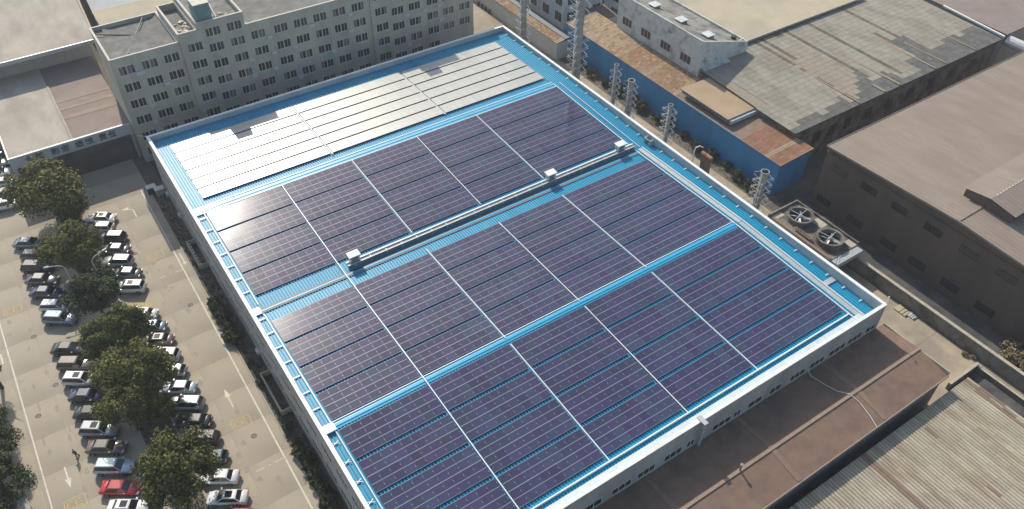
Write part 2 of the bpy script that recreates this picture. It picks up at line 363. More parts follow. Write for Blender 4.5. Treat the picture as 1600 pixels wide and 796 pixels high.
# raised pipe rack in the valley
m=MB()
m.box(26.0,76.3,77.05,77.12,9.5,10.15,'mesh_grey'); m.build('rack_side',fac)
m=MB(); m.box(26.0,76.3,76.98,77.10,10.16,10.23,'galv_pale'); m.build('rack_rail',fac)
m=MB(); m.box(26.0,76.3,77.62,77.80,10.16,10.26,'white_metal'); m.build('rack_rail',fac)
m=MB(); m.box(26.0,76.3,77.14,77.6,10.0,10.12,'mesh_grey'); 
for i in range(21): m.box(27+2.4*i,27.1+2.4*i,77.0,77.8,9.35,10.15,'galv')
m.build('rack_frame',fac)
m=MB(); m.tube((26.5,77.95,9.9),(76.3,77.95,9.9),.09,'galv_pale',8); m.tube((26.5,78.2,9.85),(76.3,78.2,9.85),.06,'galv',8); m.build('pipe',fac)
# right-hand walkway gutter: white edge, grey channel, white edge
for (ya,yb,hh) in ((32.95,54.55,0),(54.65,76.7,0),(76.9,98.8,1)):
    def seg(x0,x1,h0,h1,mt,nm):
        m=MB(); a,b=rz(ya),rz(yb)
        m.hexa([(x0,ya,a+h0),(x1,ya,a+h0),(x1,yb,b+h0),(x0,yb,b+h0)],[(x0,ya,a+h1),(x1,ya,a+h1),(x1,yb,b+h1),(x0,yb,b+h1)],mt); m.build(nm,fac)
    seg(75.95,76.07,.08,.30,'white_metal','edge_rail')
    if hh: seg(77.2,77.28,.08,.22,'white_metal','edge_rail')
    else:
        seg(76.62,77.34,.06,.13,'galv','gutter_channel'); seg(77.36,77.46,.08,.34,'white_metal','edge_rail')
m=MB(); m.hexa([(75.95,99.1,10.37),(76.07,99.1,10.37),(76.07,117.4,10.05),(75.95,117.4,10.05)],[(75.95,99.1,10.47),(76.07,99.1,10.47),(76.07,117.4,10.15),(75.95,117.4,10.15)],'mesh_grey'); m.build('edge_rail',fac)
# front gutter
m=MB(); m.box(14,76.0,34.18,34.30,9.45,9.72,'white_metal'); m.build('edge_rail',fac)
m=MB(); m.box(13.2,77.3,32.75,33.62,9.42,9.55,'galv_pale'); m.build('gutter_channel',fac)
m=MB(); m.box(30,66,32.44,32.7,9.3,10.4,'galv_pale'); m.build('flashing',fac)
# left walkway rails + crosspieces
for (ya,yb) in ((34.4,54.0),(54.6,75.4),(77.3,98.0)):
    m=MB(); a,b=rz(ya),rz(yb)
    for x0,h1 in ((13.36,.30),):
        m.hexa([(x0,ya,a+.1),(x0+.09,ya,a+.1),(x0+.09,yb,b+.1),(x0,yb,b+.1)],[(x0,ya,a+h1),(x0+.09,ya,a+h1),(x0+.09,yb,b+h1),(x0,yb,b+h1)],'white_metal')
    m.build('edge_rail',fac)
clipX=MB()
for s in (1,-1):
    clipX.tube((-.42,-.22*s,.12),(.42,.22*s,.12),.045,'white_metal',5)
clipX.tube((0,0,0),(0,0,.12),.05,'white_metal',5); clipX=clipX.mesh('cable_clip')
clipB=MB(); clipB.box(-.42,.42,-.08,.08,.05,.15,'white_metal'); clipB.tube((-.35,0,0),(-.35,0,.1),.04,'white_metal',5); clipB.tube((.35,0,0),(.35,0,.1),.04,'white_metal',5); clipB=clipB.mesh('walkway_step')
clipR=MB(); clipR.box(-.28,.28,-.05,.05,.10,.16,'white_metal'); clipR.box(.2,.28,-.16,.16,.10,.17,'white_metal'); clipR.tube((0,0,0),(0,0,.12),.04,'white_metal',5); clipR=clipR.mesh('cable_clip')
y=52.45
while y>34: inst('cable_clip',clipX,fac,(12.75,y,rz(y)+.05)); y-=2.795
y=96.95
while y>55:
    if not 75<y<77.5: inst('walkway_step',clipB,fac,(12.85,y,rz(y)+.05))
    y-=2.79
y=118.7
while y>33.5:
    if abs(y-39.6)>.9: inst('cable_clip',clipR,fac,(79.15,y,rz(y)+.06))
    y-=2.79
m=MB(); m.box(77.5,79.6,39.2,40.0,rz(39.5)+.08,rz(39.5)+.2,'galv'); m.build('crossing_plate',fac)
m=MB()
m.box(78.7,79.55,76.3,76.42,9.5,10.6,'galv'); m.box(78.7,79.55,77.6,77.72,9.5,10.6,'galv'); m.box(78.7,78.8,76.42,77.6,10.5,10.6,'galv'); m.box(79.0,79.08,76.42,77.6,10.2,10.28,'galv')
m.build('pipe_bracket',fac)
m=MB(); m.box(12.3,13.6,53.9,54.9,rz(54.6)+.24,rz(54.6)+.42,'white_metal'); m.box(12.4,13.3,75.6,76.9,9.73,9.8,'galv_pale'); m.build('junction_cover',fac)
# cable trays (the thin white lines) between arrays
def tray(x,ya,yb,wd=.10,mt='white_metal',h=.34):
    pts=[ya]+[p[0] for p in RV if ya<p[0]<yb]+[yb]
    m=MB()
    for a,b in zip(pts,pts[1:]):
        za,zb=rz(a),rz(b)
        m.hexa([(x-wd/2,a,za+h-.1),(x+wd/2,a,za+h-.1),(x+wd/2,b,zb+h-.1),(x-wd/2,b,zb+h-.1)],[(x-wd/2,a,za+h),(x+wd/2,a,za+h),(x+wd/2,b,zb+h),(x-wd/2,b,zb+h)],mt)
    return m.build('cable_tray',fac)
tray(25.15,34.2,97.9); 
for x_ in (36.6,48.05,59.38):
    tray(x_,34.2,53.6) ; tray(x_,54.75,73.75 if x_!=36.6 else 74.6); tray(x_,78.6,97.9)
for x_ in (34.83,55.24):
    tray(x_,101.0,117.4,.16,'galv_pale'); tray(x_-.22,101.0,117.4,.07,'mesh_grey'); tray(x_+.2,101.0,117.4,.07,'mesh_grey')
# windows on the front wall
def strip_window(parent,x0,x1,y,z0,z1,axis='x',n=None,outn=-1,glass='window_dark',frame='win_frame'):
    m=MB(); n=n or max(2,int((x1-x0)/.8)); d=.05*outn
    def bx(a0,a1,d0,d1,z_0,z_1,mt):
        lo,hi=min(d0,d1),max(d0,d1)
        if axis=='x': m.box(a0,a1,y+lo,y+hi,z_0,z_1,mt)
        else: m.box(y+lo,y+hi,a0,a1,z_0,z_1,mt)
    bx(x0-.06,x1+.06,.001*outn,d,z0-.06,z0,frame); bx(x0-.06,x1+.06,.001*outn,d,z1,z1+.06,frame)
    for i in range(n+1):
        a=x0+(x1-x0)*i/n; bx(a-.03,a+.03,.001*outn,d,z0,z1,frame)
    f=m.build('window',parent); m=MB()
    bx(x0+.031,x1-.031,.001*outn,.015*outn,z0,z1,glass); m.build('pane',f)
    return f
for a,b in ((22,25),(27,29.6),(31.6,33.9),(35.3,38.0),(38.9,41.4),(42.8,45.4),(46.2,47.3),(50.2,53.1),(53.6,54.7),(56.0,58.3),(59.6,61.6),(63.2,65.8),(66.8,69.4),(70.3,73.4),(73.9,76.6),(77.4,79.4)):
    strip_window(fac,a,b,Y0,6.95,8.0)
for k_,a in enumerate(range(36,120,4)):
    strip_window(fac,a+.4,a+3.3,X0,6.6,7.8,'y',4)
    strip_window(fac,a+.4,a+3.3,X0,2.2,3.8,'y',4)
m=MB(); m.box(47.5,48.1,31.3,32.6,11.02,11.14,'galv'); m.box(47.65,47.95,31.45,31.7,6.7,11.0,'galv'); m.box(47.65,47.95,31.7,31.99,8.9,9.05,'galv'); m.build('downpipe',fac)
m=MB(); m.tube((79.8,121.0,10.8),(79.8,121.0,11.6),.04,'steel_rod'); m.tube((80.0,32.2,11),(80.2,32.2,12.1),.04,'white_metal'); m.tube((80.2,32.2,12.1),(79.9,32.2,12.2),.08,'white_metal'); m.tube((11.8,121.0,11),(10.8,121.6,11.2),.05,'steel_rod'); m.build('roof_lamp',fac)

# ================================================================== SOLAR ARRAYS
def panel_mesh(W,L,glass,line,edge,mid=True,eline=.034):
    m=MB(); t=.04; s=.014; z=t; w2,l2=W/2-.004,L/2-.004
    # sides
    m.box(-w2,w2,-l2,l2,0,z-.004,edge)
    # frame: short sides bright, long sides narrow
    def q(x0,x1,y0,y1,zz,mt): m.face([(x0,y0,zz),(x1,y0,zz),(x1,y1,zz),(x0,y1,zz)],mt)
    q(-w2,w2,-l2,-l2+eline,z,line); q(-w2,w2,l2-eline,l2,z,line)
    q(-w2,-w2+s,-l2+eline,l2-eline,z,edge); q(w2-s,w2,-l2+eline,l2-eline,z,edge)
    y0,y1=-l2+eline,l2-eline
    if mid:
        c=.028
        q(-w2+s,w2-s,-c,c,z+.001,line); q(-w2+s,w2-s,y0,-c,z,glass); q(-w2+s,w2-s,c,y1,z,glass)
        # junction dots on the long side
        for yy_ in (y0*.52,y1*.52): q(w2-.075,w2-s,yy_-.055,yy_+.055,z+.001,line)
    else: q(-w2+s,w2-s,y0,y1,z,glass)
    return m.mesh('solar_panel')
ORD=['leftmost','second from the left','middle','second from the right','rightmost']
def array(x0,ncol,pw,ytop,nb,pitch,rows,plen,glassmesh,label,group,tilt=None,rot_j=.0012,hgt=.22):
    ybot=ytop-pitch*nb
    yc=(ytop+ybot)/2; xc=x0+ncol*pw/2
    t=thing('solar_array',label,'solar panels',(xc,yc,rz(yc)),0,group)
    for b in range(nb):
        for r in range(rows):
            y=ytop-b*pitch-plen*(r+.5)
            a=(rz(y+.5)-rz(y-.5)) if tilt is None else tilt
            for c in range(ncol):
                x=x0+pw*(c+.5)
                inst('solar_panel',glassmesh,t,(x-xc,y-yc,rz(y)-rz(yc)+hgt),(a+random.gauss(0,rot_j),random.gauss(0,rot_j),0))
    # mounting rails under each band
    m=MB()
    for b in range(nb):
        for r in range(rows):
            for f in (.25,.75):
                y=ytop-b*pitch-plen*(r+f); z=rz(y)-rz(yc)+.12
                m.box(x0-xc+.05,x0-xc+ncol*pw-.05,y-yc-.03,y-yc+.03,z,z+.06,'galv')
    m.build('mounting_rail',t)
    return t
PWID=1.24
pA=panel_mesh(PWID,2.19,'pv_blue','pv_line','pv_edge')
pB=panel_mesh(PWID,2.15,'pv_blue','pv_line','pv_edge')
pC=panel_mesh(1.263,2.35,'pv_glare','pv_glare_line','pv_glare_line',mid=False,eline=.02)
blocks=[(13.72,9,1.25),(25.32,9,1.232),(36.78,9,1.232),(48.24,9,1.22),(59.56,13,1.237)]
pS3=panel_mesh(PWID,2.13,'pv_blue','pv_line','pv_edge')
for nm,ytop,nb,pitch,plen,pm,grp,words in (
    ('S2',97.75,4,4.775,2.19,pA,'dark solar arrays beyond the pipe rack','dark purple solar array beyond the pipe rack'),
    ('S3',73.65,4,4.66,2.13,pS3,'dark solar arrays between the pipe rack and the narrow blue ridge','dark purple solar array just this side of the pipe rack'),
    ('S4',53.75,4,4.80,2.15,pB,'dark solar arrays on the near slope','dark purple solar array on the slope nearest the front parapet')):
    for i,(x0,nc,pw) in enumerate(blocks):
        me=pm
        array(x0,nc,pw,ytop,nb,pitch,2,plen,me,f'{ORD[i]} {words}',grp)
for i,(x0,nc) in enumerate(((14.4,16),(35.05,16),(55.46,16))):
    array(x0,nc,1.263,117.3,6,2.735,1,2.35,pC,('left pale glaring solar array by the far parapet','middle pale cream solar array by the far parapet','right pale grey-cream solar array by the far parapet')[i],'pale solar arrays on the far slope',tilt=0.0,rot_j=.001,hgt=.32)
# equipment cabinets on the rack
def cabinet(x,label):
    t=thing('equipment_cabinet',label,'cabinet',(x,77.6,9.4),0,'cabinets on the pipe rack')
    m=MB(); m.box(-.62,.62,-.35,.35,.95,1.75,'galv'); m.build('body',t)
    m=MB(); m.hexa([(-.85,-.5,1.85),(.85,-.5,1.85),(.85,.6,1.97),(-.85,.6,1.97)],[(-.85,-.5,1.93),(.85,-.5,1.93),(.85,.6,2.05),(-.85,.6,2.05)],'white_metal'); m.build('canopy',t)
    for sx_ in (-.7,.7):
        for sy in (-.3,.3):
            m=MB(); m.box(sx_-.04,sx_+.04,sy-.04,sy+.04,0,1.86,'white_metal'); m.build('leg',t)
    m=MB(); m.box(-.4,.4,-.37,-.352,1.05,1.65,'mesh_grey'); m.build('door',t)
cabinet(27.2,'white canopied equipment cabinet at the left end of the roof pipe rack')
cabinet(60.0,'white canopied equipment cabinet standing halfway along the right part of the pipe rack')
cabinet(73.6,'white canopied equipment cabinet nearest the right edge of the blue roof')

# ================================================================== OFFICE BLOCK
off=thing('office_block','long grey five-storey office block with rows of four-pane windows behind the solar roof','office building')
OY=130.7
def wallblock(parent,x0,x1,y0,y1,zt,roofz,mt='office_wall',roof='office_roof',trim='office_trim',z0=0,nm='wall'):
    m=MB(); m.box(x0,x1,y0,y1,z0,roofz,mt,roof); m.build(nm,parent)
    m=MB(); p=.25
    m.box(x0,x1,y0,y0+p,roofz+.001,zt-.1,mt); m.box(x0,x1,y1-p,y1,roofz+.001,zt-.1,mt); m.box(x0,x0+p,y0+p,y1-p,roofz+.001,zt-.1,mt); m.box(x1-p,x1,y0+p,y1-p,roofz+.001,zt-.1,mt)
    m.build('parapet',parent)
    m=MB(); e=.05
    m.box(x0-e,x1+e,y0-e,y0+p+e,zt-.1,zt,trim); m.box(x0-e,x1+e,y1-p-e,y1+e,zt-.1,zt,trim); m.box(x0-e,x0+p+e,y0+p+e,y1-p-e,zt-.1,zt,trim); m.box(x1-p-e,x1+e,y0+p+e,y1-p-e,zt-.1,zt,trim)
    m.build('coping',parent)
wallblock(off,11.4,22.55,OY,143.6,20.0,19.3)
wallblock(off,22.57,25.85,OY-.25,142.5,21.4,20.2)
wallblock(off,25.87,33.75,OY-.2,144,22.4,21.4)
wallblock(off,33.77,56.9,OY,144,20.0,19.4)
wallblock(off,56.92,60.9,OY-.25,142.5,21.4,20.2)
wallblock(off,60.92,68.7,OY-.2,144,22.4,21.4)
wallblock(off,68.72,79.2,OY,144,20.0,19.4)
# faint pilasters/joints
for x_ in (15.3,37.6,48.9,63.9,71.4,75.0): m=MB(); m.box(x_-.06,x_+.06,OY-.03-(.2 if 60.9<x_<68.7 else 0),OY-.002-(.2 if 60.9<x_<68.7 else 0),0,19.6,'office_trim'); m.build('pilaster',off)
# hipped low roof on the left wing, ridge lines
m=MB(); m.slab([(11.7,131.0,19.35),(17.0,131.0,19.4),(22.3,131.0,19.35),(22.3,143.2,19.7),(17.5,137.0,20.0),(13.2,143.2,19.6)],.05,'office_roof'); o=m.build('hip_roof',off)
m=MB(); m.tube((14.0,131.2,19.44),(20.0,143.0,19.8),.10,'black_metal',5); m.tube((11.8,141.5,19.6),(16.6,137.6,19.9),.08,'black_metal',5); m.build('roof_seam',off)
# rooftop room, tank and debris
for bx_,lab in ((26.3,1),(61.6,2)):
    m=MB(); m.box(bx_,bx_+2.6,131.3,134.2,21.41,25.0,'teal_tank','debris_white'); m.build('stair_penthouse',off)
m=MB(); m.tube((29.5,131.2,22.3),(30.8,143.5,22.3),.06,'galv',5); m.tube((25.9,137.5,22.3),(33.6,137.5,22.3),.06,'galv',5); m.build('roof_cable',off)
m=MB(); rr=random.Random(3)
for i in range(46):
    x_,y_=(rr.uniform(23,25.5),rr.uniform(131,137)) if i<26 else (rr.uniform(26.2,33),rr.uniform(131.2,134))
    zb=20.21 if i<26 else 21.41; s=rr.uniform(.12,.55); a=rr.uniform(0,3.1); h=rr.uniform(.08,.45)
    c,sn=math.cos(a)*s,math.sin(a)*s
    p=[(x_+c,y_+sn),(x_-sn,y_+c),(x_-c*.7,y_-sn*.8),(x_+sn,y_-c)]
    m.hexa([(a_,b_,zb) for a_,b_ in p],[(a_,b_,zb+h*rr.uniform(.5,1)) for a_,b_ in p],'debris_white' if rr.random()<.6 else 'debris_tan')
rub=m.build('roof_rubble',off); rub['kind']='stuff'
def owindow_mesh(blind):
    m=MB(); W=1.25;Hh=.72
    m.box(-W,W,-.035,-.001,-Hh-.07,-Hh,'win_frame'); m.box(-W,W,-.035,-.001,Hh,Hh+.06,'win_frame')
    m.box(-.09,.09,-.05,-.001,-Hh,Hh,'office_trim')
    for x_ in (-W+.03,-.66,.66,W-.03): m.box(x_-.03,x_+.03,-.035,-.001,-Hh,Hh,'win_frame')
    m.box(-W-.08,W+.08,-.12,-.001,-Hh-.14,-Hh-.072,'office_trim')
    f=m.mesh('window'); ps=[]
    for i,(a,b) in enumerate(((-1.19,-.69),(-.63,-.09),(.09,.63),(.69,1.19))):
        q=MB(); q.box(a,b,-.02,-.001,-Hh,Hh,'window_blind' if (blind>>i)&1 else 'window_dark'); ps.append(q.mesh('pane'))
    return f,ps
wv=[owindow_mesh(b) for b in (0,1,8,5,0,12,0)]
def owin(x,y,z,k):
    f,ps=wv[k%len(wv)]
    o=inst('window',f,off,(x,y,z))
    for p in ps: inst('pane',p,o)
rr=random.Random(11)
zrow=[17.65,14.55,11.45,8.3,5.1,2.0]
cols_=[(13.5,OY,zrow),(17.15,OY,zrow),(20.75,OY,zrow),(24.8,OY-.25,[18.5,15.35,12.2,9.1,5.9]),(28.25,OY-.2,[20.35,17.55,14.5,11.4,8.2,5]),(31.9,OY-.2,[20.35,17.55,14.5,11.4,8.2,5]),
 (35.65,OY,zrow),(39.75,OY,zrow),(43.4,OY,zrow),(47.1,OY,zrow),(50.8,OY,zrow),(54.55,OY,zrow),(58.95,OY-.25,[18.7,15.68,12.5,9.55,6.35]),
 (62.35,OY-.2,[20.35,17.9,14.85,11.75,8.6,5.4]),(65.95,OY-.2,[20.35,17.9,14.85,11.75,8.6,5.4]),(69.9,OY,[17.9,14.8,11.75,8.65,5.4]),(73.4,OY,[17.9,14.8,11.8,8.65]),(77.1,OY,[17.9,14.85,11.8,8.7])]
for x_,y_,zs in cols_:
    for z_ in zs: owin(x_,y_,z_,rr.randrange(7))
acm=MB(); acm.box(-.42,.42,-.36,-.001,-.3,.3,'annex_white'); acm.ring((0,0),.16,.24,-.01,.01,'black_metal',10); 
acm=acm.mesh('air_conditioner')
for i in range(34):
    x_=rr.choice([15.3,19,37.6,41.5,45.2,49,52.7,64.1,67.8,71.6,75.2,33.2])+rr.uniform(-.3,.3); z_=rr.choice(zrow[:5])-1.0
    y_=OY-(.2 if 60.9<x_<68.7 or 25.8<x_<33.7 else 0)
    inst('air_conditioner',acm,off,(x_,y_,z_))

# ================================================================== LOW CANTEEN / GATE BUILDING WITH CHINESE LETTERS
low=thing('low_entrance_building','low flat-roofed building left of the office block with a pale sign band of Chinese characters','low building')
m=MB(); m.box(-7.75,2.0,133.2,161.4,0,6.5,'wall_left','roof_beige'); m.build('wall',low)
m=MB(); m.box(2.02,11.35,133.2,153.0,0,6.4,'wall_left','roof_brown'); m.build('wall',low)
m=MB(); m.box(2.02,11.35,153.02,161.4,0,6.38,'wall_left','roof_brown'); m.build('wall',low)
m=MB(); m.box(1.85,2.2,133.25,153.5,6.5,6.75,'roof_beige'); m.build('roof_kerb',low)
for y0_,y1_ in ((147.2,147.9),(144.3,145.1),(141.0,142.3)):
    m=MB(); m.box(2.25,11.3,y0_,y1_,6.402,6.44,'tan_strip'); m.build('skylight_strip',low)
m=MB(); m.box(-7.95,11.3,132.75,133.0,5.05,7.05,'sign_band'); m.build('sign_band',low)
m=MB(); m.box(-8.0,10.2,132.7,133.1,7.052,7.15,'parapet_white'); m.build('coping',low)
m=MB(); m.box(-8.0,-7.75,133.12,160,6.5,7.1,'wall_left','parapet_white'); m.build('parapet',low)
for x_ in (-7.6,11.0): 
    m=MB(); m.box(x_-.25,x_+.25,132.8,133.15,0,5.0,'wall_grey'); m.build('column',low)
m=MB(); m.box(-7.3,10.8,133.14,133.19,0.02,4.98,'asphalt_dark'); m.build('shaded_front',low)  # near-black sheet: shade of the opening under the sign band, as colour
def text_obj(txt,parent,x,z,size,name='lettering'):
    cu=bpy.data.curves.new(name,'FONT'); cu.body=txt; cu.size=size; cu.align_x='CENTER'; cu.align_y='CENTER'; cu.extrude=.04; cu.offset=.025
    cu.materials.append(MATS['ink_dark']); o=bpy.data.objects.new(name,cu); col.objects.link(o)
    dg=bpy.context.evaluated_depsgraph_get(); me=bpy.data.meshes.new_from_object(o.evaluated_get(dg)); bpy.data.objects.remove(o)
    o=bpy.data.objects.new(name,me); col.objects.link(o); o.parent=parent; o.location=(x,132.71,z); o.rotation_euler=(R(90),0,0); return o
for ch,x_ in zip('创新和谐绩效责任',(-4.94,-3.45,-1.1,.5,2.7,4.32,6.5,8.08)): text_obj(ch,low,x_,6.05,1.3)

# ================================================================== BIG BEIGE HALL, FAR LEFT
hall=thing('large_hall','large hall with a pale beige roof in the top left corner','hall')
m=MB(); m.box(-45,12.0,161.6,205,0,9.6,'wall_left'); m.build('wall',hall)
m=MB(); m.slab([(-48,159.1,10.6),(12.9,159.1,10.6),(14.5,196,12.2),(-48,196,12.2)],.25,'roof_beige'); m.build('roof',hall)
m=MB(); m.box(-48,12.9,158.85,159.09,9.9,10.62,'galv'); m.build('fascia',hall)
m=MB(); m.slab([(12.9,159.2,10.75),(13.2,159.2,10.75),(15.2,196,12.4),(14.7,196,12.4)],.3,'roof_cream'); m.build('verge_trim',hall)
# light-grey hall behind the office
h2=thing('grey_roof_hall','hall with a speckled light grey roof behind the office block','hall')
m=MB(); m.box(15.5,90,167.2,215,0,10,'wall_left'); m.build('wall',h2)
m=MB(); m.slab([(14.9,166,10.6),(90,166,10.6),(90,200,12.5),(16.5,200,12.5)],.3,'roof_lightgrey'); m.build('roof',h2)
m=MB(); m.box(14.9,90,165.75,165.98,9.7,10.6,'mesh_grey'); m.build('fascia',h2)
h3=thing('cream_lean_to','narrow cream roofed annex squeezed between the office block and the grey roof hall','annex')
m=MB(); m.box(14.2,80,145,158,0,15,'wall_left'); m.build('wall',h3)
m=MB(); m.slab([(14.0,144.7,15.3),(80,144.7,15.3),(80,158.2,16.1),(14.0,158.2,16.1)],.2,'roof_cream'); m.build('roof',h3)

# ================================================================== BLUE-CLAD BUILDING ON THE RIGHT
blu=thing('blue_clad_building','long narrow blue metal-clad building with brown tiled roof beside the alley','workshop')
m=MB(); m.box(96.6,104.0,63.8,122.3,0,6.15,'blue_clad'); m.build('wall',blu)
def tiled(parent,P,nu,nv,mts,name='roof_tiles',th=.05,lap=.05,ribs=True,gap=.06,vfill=.70):
    """P: four corners (x,y,z) a,b,c,d; u along a->b (many), v along a->d; raised sheets with gaps between."""
    a,b,c,d=[Vector(p) for p in P]; m=MB(); rr=random.Random(5)
    for j in range(nv):
        for i in range(nu):
            u0,u1=i/nu,(i+1-gap)/nu; v0,v1=j/nv,(j+vfill)/nv
            def pt(u,v,dz): 
                p=(a*(1-u)+b*u)*(1-v)+(d*(1-u)+c*u)*v; return (p.x,p.y,p.z+dz)
            mt=mts(i/nu,j/nv,rr)
            if ribs:
                um=(u0+u1)/2; k=m.mi(mt); s=len(m.v)
                for v,dz in ((v0,0),(v1,lap)):
                    m.v+= [pt(u0,v,dz),pt(um,v,dz+th),pt(u1,v,dz)]
                m.f+=[(s,s+1,s+4,s+3),(s+1,s+2,s+5,s+4)]; m.m+=[k,k]
            else:
                m.face([pt(u0,v0,0),pt(u1,v0,0),pt(u1,v1,lap),pt(u0,v1,lap)],mt)
    o=m.build(name,parent); o['kind']='stuff'; return o
m=MB(); m.slab([(96.5,63.7,6.25),(104.4,63.7,6.7),(104.4,122.5,6.7),(96.5,122.5,6.25)],.08,'corr_brown'); m.build('roof_deck',blu)
def tmt(u,v,rr):
    band=v%(.25)
    if band<.016: return 'tile_tan'
    return 'tile_tan' if (v>.55 and rr.random()<.65) or rr.random()<.12 else 'tile_brown'
# u across slope?  tiles run up the slope (x) ; columns along y
tiled(blu,[(96.45,88.9,6.31),(104.35,90.6,6.74),(104.35,121.5,6.74),(96.45,122.6,6.31)],10,72,tmt,th=.02,lap=.05,gap=.06)
def rmt(u,v,rr): return 'tile_tan' if .26<v<.36 else ('tile_red' if rr.random()<.9 else 'tile_brown')
tiled(blu,[(96.45,63.6,6.31),(104.45,63.6,6.74),(104.35,72.9,6.74),(96.45,72.9,6.31)],6,20,rmt,th=.02,lap=.05,gap=.02,vfill=.66)
m=MB(); m.box(96.42,96.62,63.6,88.9,5.95,6.3,'blue_trim'); m.build('eave_trim',blu)
ann=thing('orange_roof_annex','raised box with flat orange-tan roof and blue fascia on top of the blue building','annex')
m=MB(); m.box(97.6,105.6,76.2,88.3,6.8,7.5,'annex_white'); m.build('wall',ann)
m=MB(); m.slab([(97.2,76.7,7.75),(106.1,76.7,7.75),(106.3,85.0,7.75),(104.9,85.0,7.75),(104.9,88.7,7.75),(97.2,88.7,7.75)],.22,'blue_trim','roof_orange'); m.build('roof',ann)
m=MB()
for i in range(14): m.box(97.52,97.598,76.5+.86*i,77.2+.86*i,6.9,7.4,'window_blind')
m.build('window_strip',ann)
# grey sheet-roofed hall with dark patches
gh=thing('patched_grey_hall','wide low hall with weathered pale sheet roof patched in dark grey','hall')
m=MB(); m.box(104.2,163,67.6,92.6,0,7.6,'stone_wall'); m.build('wall',gh)
m=MB(); m.slab([(103.4,67.2,7.9),(163.4,67.2,7.9),(164.6,93,8.3),(118,93,8.3),(110,91.2,8.3),(104.2,91.2,8.3)],.25,'slate_dark','slate_warm'); m.build('roof_deck',gh)
patch=[(103,112,0,2.2),(112,119,0,2.6),(119,124,0,2.0),(124,128.5,0,6.2),(128.5,133.5,0,3.4),(133.5,139,0,1.5),(139,143.4,0,4.2),(143.4,148,0,9.0),(148,152,0,4.2),(152,156,0,4.8),(156,160,0,4.5),(160,163.2,0,5.0)]
strips_=[(119.6,120.6,82,93),(121.9,122.8,84.3,93),(125.9,127.0,91,93),(128.4,129.6,72.3,93),(132.5,133.3,70,93),(134.3,135.3,70,93),(142.9,143.9,70,82),(146.0,147.1,77,93)]
warm=[(121,127.8,68.5,88),(141,142.5,68,80)]
def gmt(x,y,rr):
    d=y-67.2
    for a_,b_,_,h in patch:
        if a_<=x<b_:
            h=h*1.35; jag=h*(.55+.45*((x-a_)/(b_-a_) if (b_-a_)>1 else 1)) if a_<125 else h
            if d<jag-.3+rr.uniform(-.25,.25): return 'slate_dark'
    for a_,b_,c_,e_ in strips_:
        if a_<=x<b_ and c_<y<e_: return 'slate_brown'
    for a_,b_,c_,e_ in warm:
        if a_<=x<b_ and c_<y<e_: return 'slate_warm'
    if abs(x-120.6)<.5 and y<82: return 'slate_warm' if rr.random()<.7 else 'slate_brown'
    if abs(x-144.8)<.4: return 'slate_warm'
    return 'slate_light'
m=MB(); rr=random.Random(9); ny=20; dx=.92
nx=int((164-103.4)/dx)
for j in range(ny):
    y0_=67.15+j*(25.6/ny); y1_=y0_+25.6/ny*1.06; z0_=7.93+.4*j/ny
    for i in range(nx):
        x0_=103.42+i*dx
        if y1_>91.3 and x0_<117: continue
        if (x0_<104.9 and y0_>75.8) or (x0_<105.9 and y0_>76 and y0_<84.5) : continue
        mt=gmt(x0_+dx/2,(y0_+y1_)/2,rr); t=rr.uniform(-.01,.012)
        k=m.mi(mt); s=len(m.v); 
        for yv,zz in ((y0_,z0_+.045+t*.5),(y1_,z0_+.045)):
            m.v+=[(x0_,yv,zz),(x0_+dx*.25,yv,zz+.018),(x0_+dx*.5,yv,zz),(x0_+dx*.75,yv,zz+.018),(x0_+dx*.99,yv,zz)]
        m.f+=[(s+q,s+q+1,s+q+6,s+q+5) for q in range(4)]; m.m+=[k]*4
gs=m.build('roof_sheet',gh); gs['kind']='stuff'
for x0_,x1_,y0_,y1_ in ((120.1,120.4,67.4,82),(126.9,127.4,67.4,70),(131.2,131.7,67.4,86),(141.8,142.2,67.4,80),(145.2,145.5,67.4,77),(154.6,154.9,67.4,77),(148.6,148.8,76,80)):
    m=MB(); m.box(x0_,x1_,y0_,y1_,8.02,8.16,'tan_strip'); m.build('roof_seam',gh)
m=MB(); m.hexa([(164.0,67.3,8.0),(164.4,67.3,8.0),(165.4,82,8.3),(165.0,82,8.3)],[(164.0,67.3,8.3),(164.4,67.3,8.3),(165.4,82,8.6),(165.0,82,8.6)],'white_metal'); m.build('verge_flashing',gh)
for x_ in (110.5,114.6,118.8,124.3,130.3,136.5,143,149.5,156): strip_window(gh,x_-1.1,x_+1.1,67.6,3.2,5.6,n=3,frame='stone_wall')
# white two-storey building
wh=thing('stained_white_building','white building with black-stained flat roof and four square windows beyond the brown tiles','building')
zA,zB=14.2,10.6
m=MB(); m.hexa([(103.9,91.2,0),(116.4,91.2,0),(116.4,115.0,0),(103.9,115.0,0)],[(103.9,91.2,zA-.7),(116.4,91.2,zB-.7),(116.4,115.0,zB-.7),(103.9,115,zA-.7)],'grime_white','grime_roof'); m.build('wall',wh)
m=MB()
def edge(p,q,wd,h0,h1,mt):
    p=Vector(p);q=Vector(q);d=(q-p);n=Vector((-d.y,d.x,0)).normalized()*wd
    m.hexa([p+Vector((0,0,h0)),q+Vector((0,0,h0)),q+n+Vector((0,0,h0)),p+n+Vector((0,0,h0))],[p+Vector((0,0,h1)),q+Vector((0,0,h1)),q+n+Vector((0,0,h1)),p+n+Vector((0,0,h1))],mt)
edge((103.9,91.2,zA-.7),(116.4,91.2,zB-.7),.25,0,.5,'grime_white'); edge((116.4,91.45,zB-.7),(116.4,115,zB-.7),.25,0,.5,'grime_white'); edge((103.9,115,zA-.7),(103.9,91.46,zA-.7),.25,0,.45,'grime_white')
m.build('parapet',wh)
for y_ in (94.9,100.5,106.2,111.9): strip_window(wh,y_-1.4,y_+1.4,103.9,8.1,9.7,'y',3)
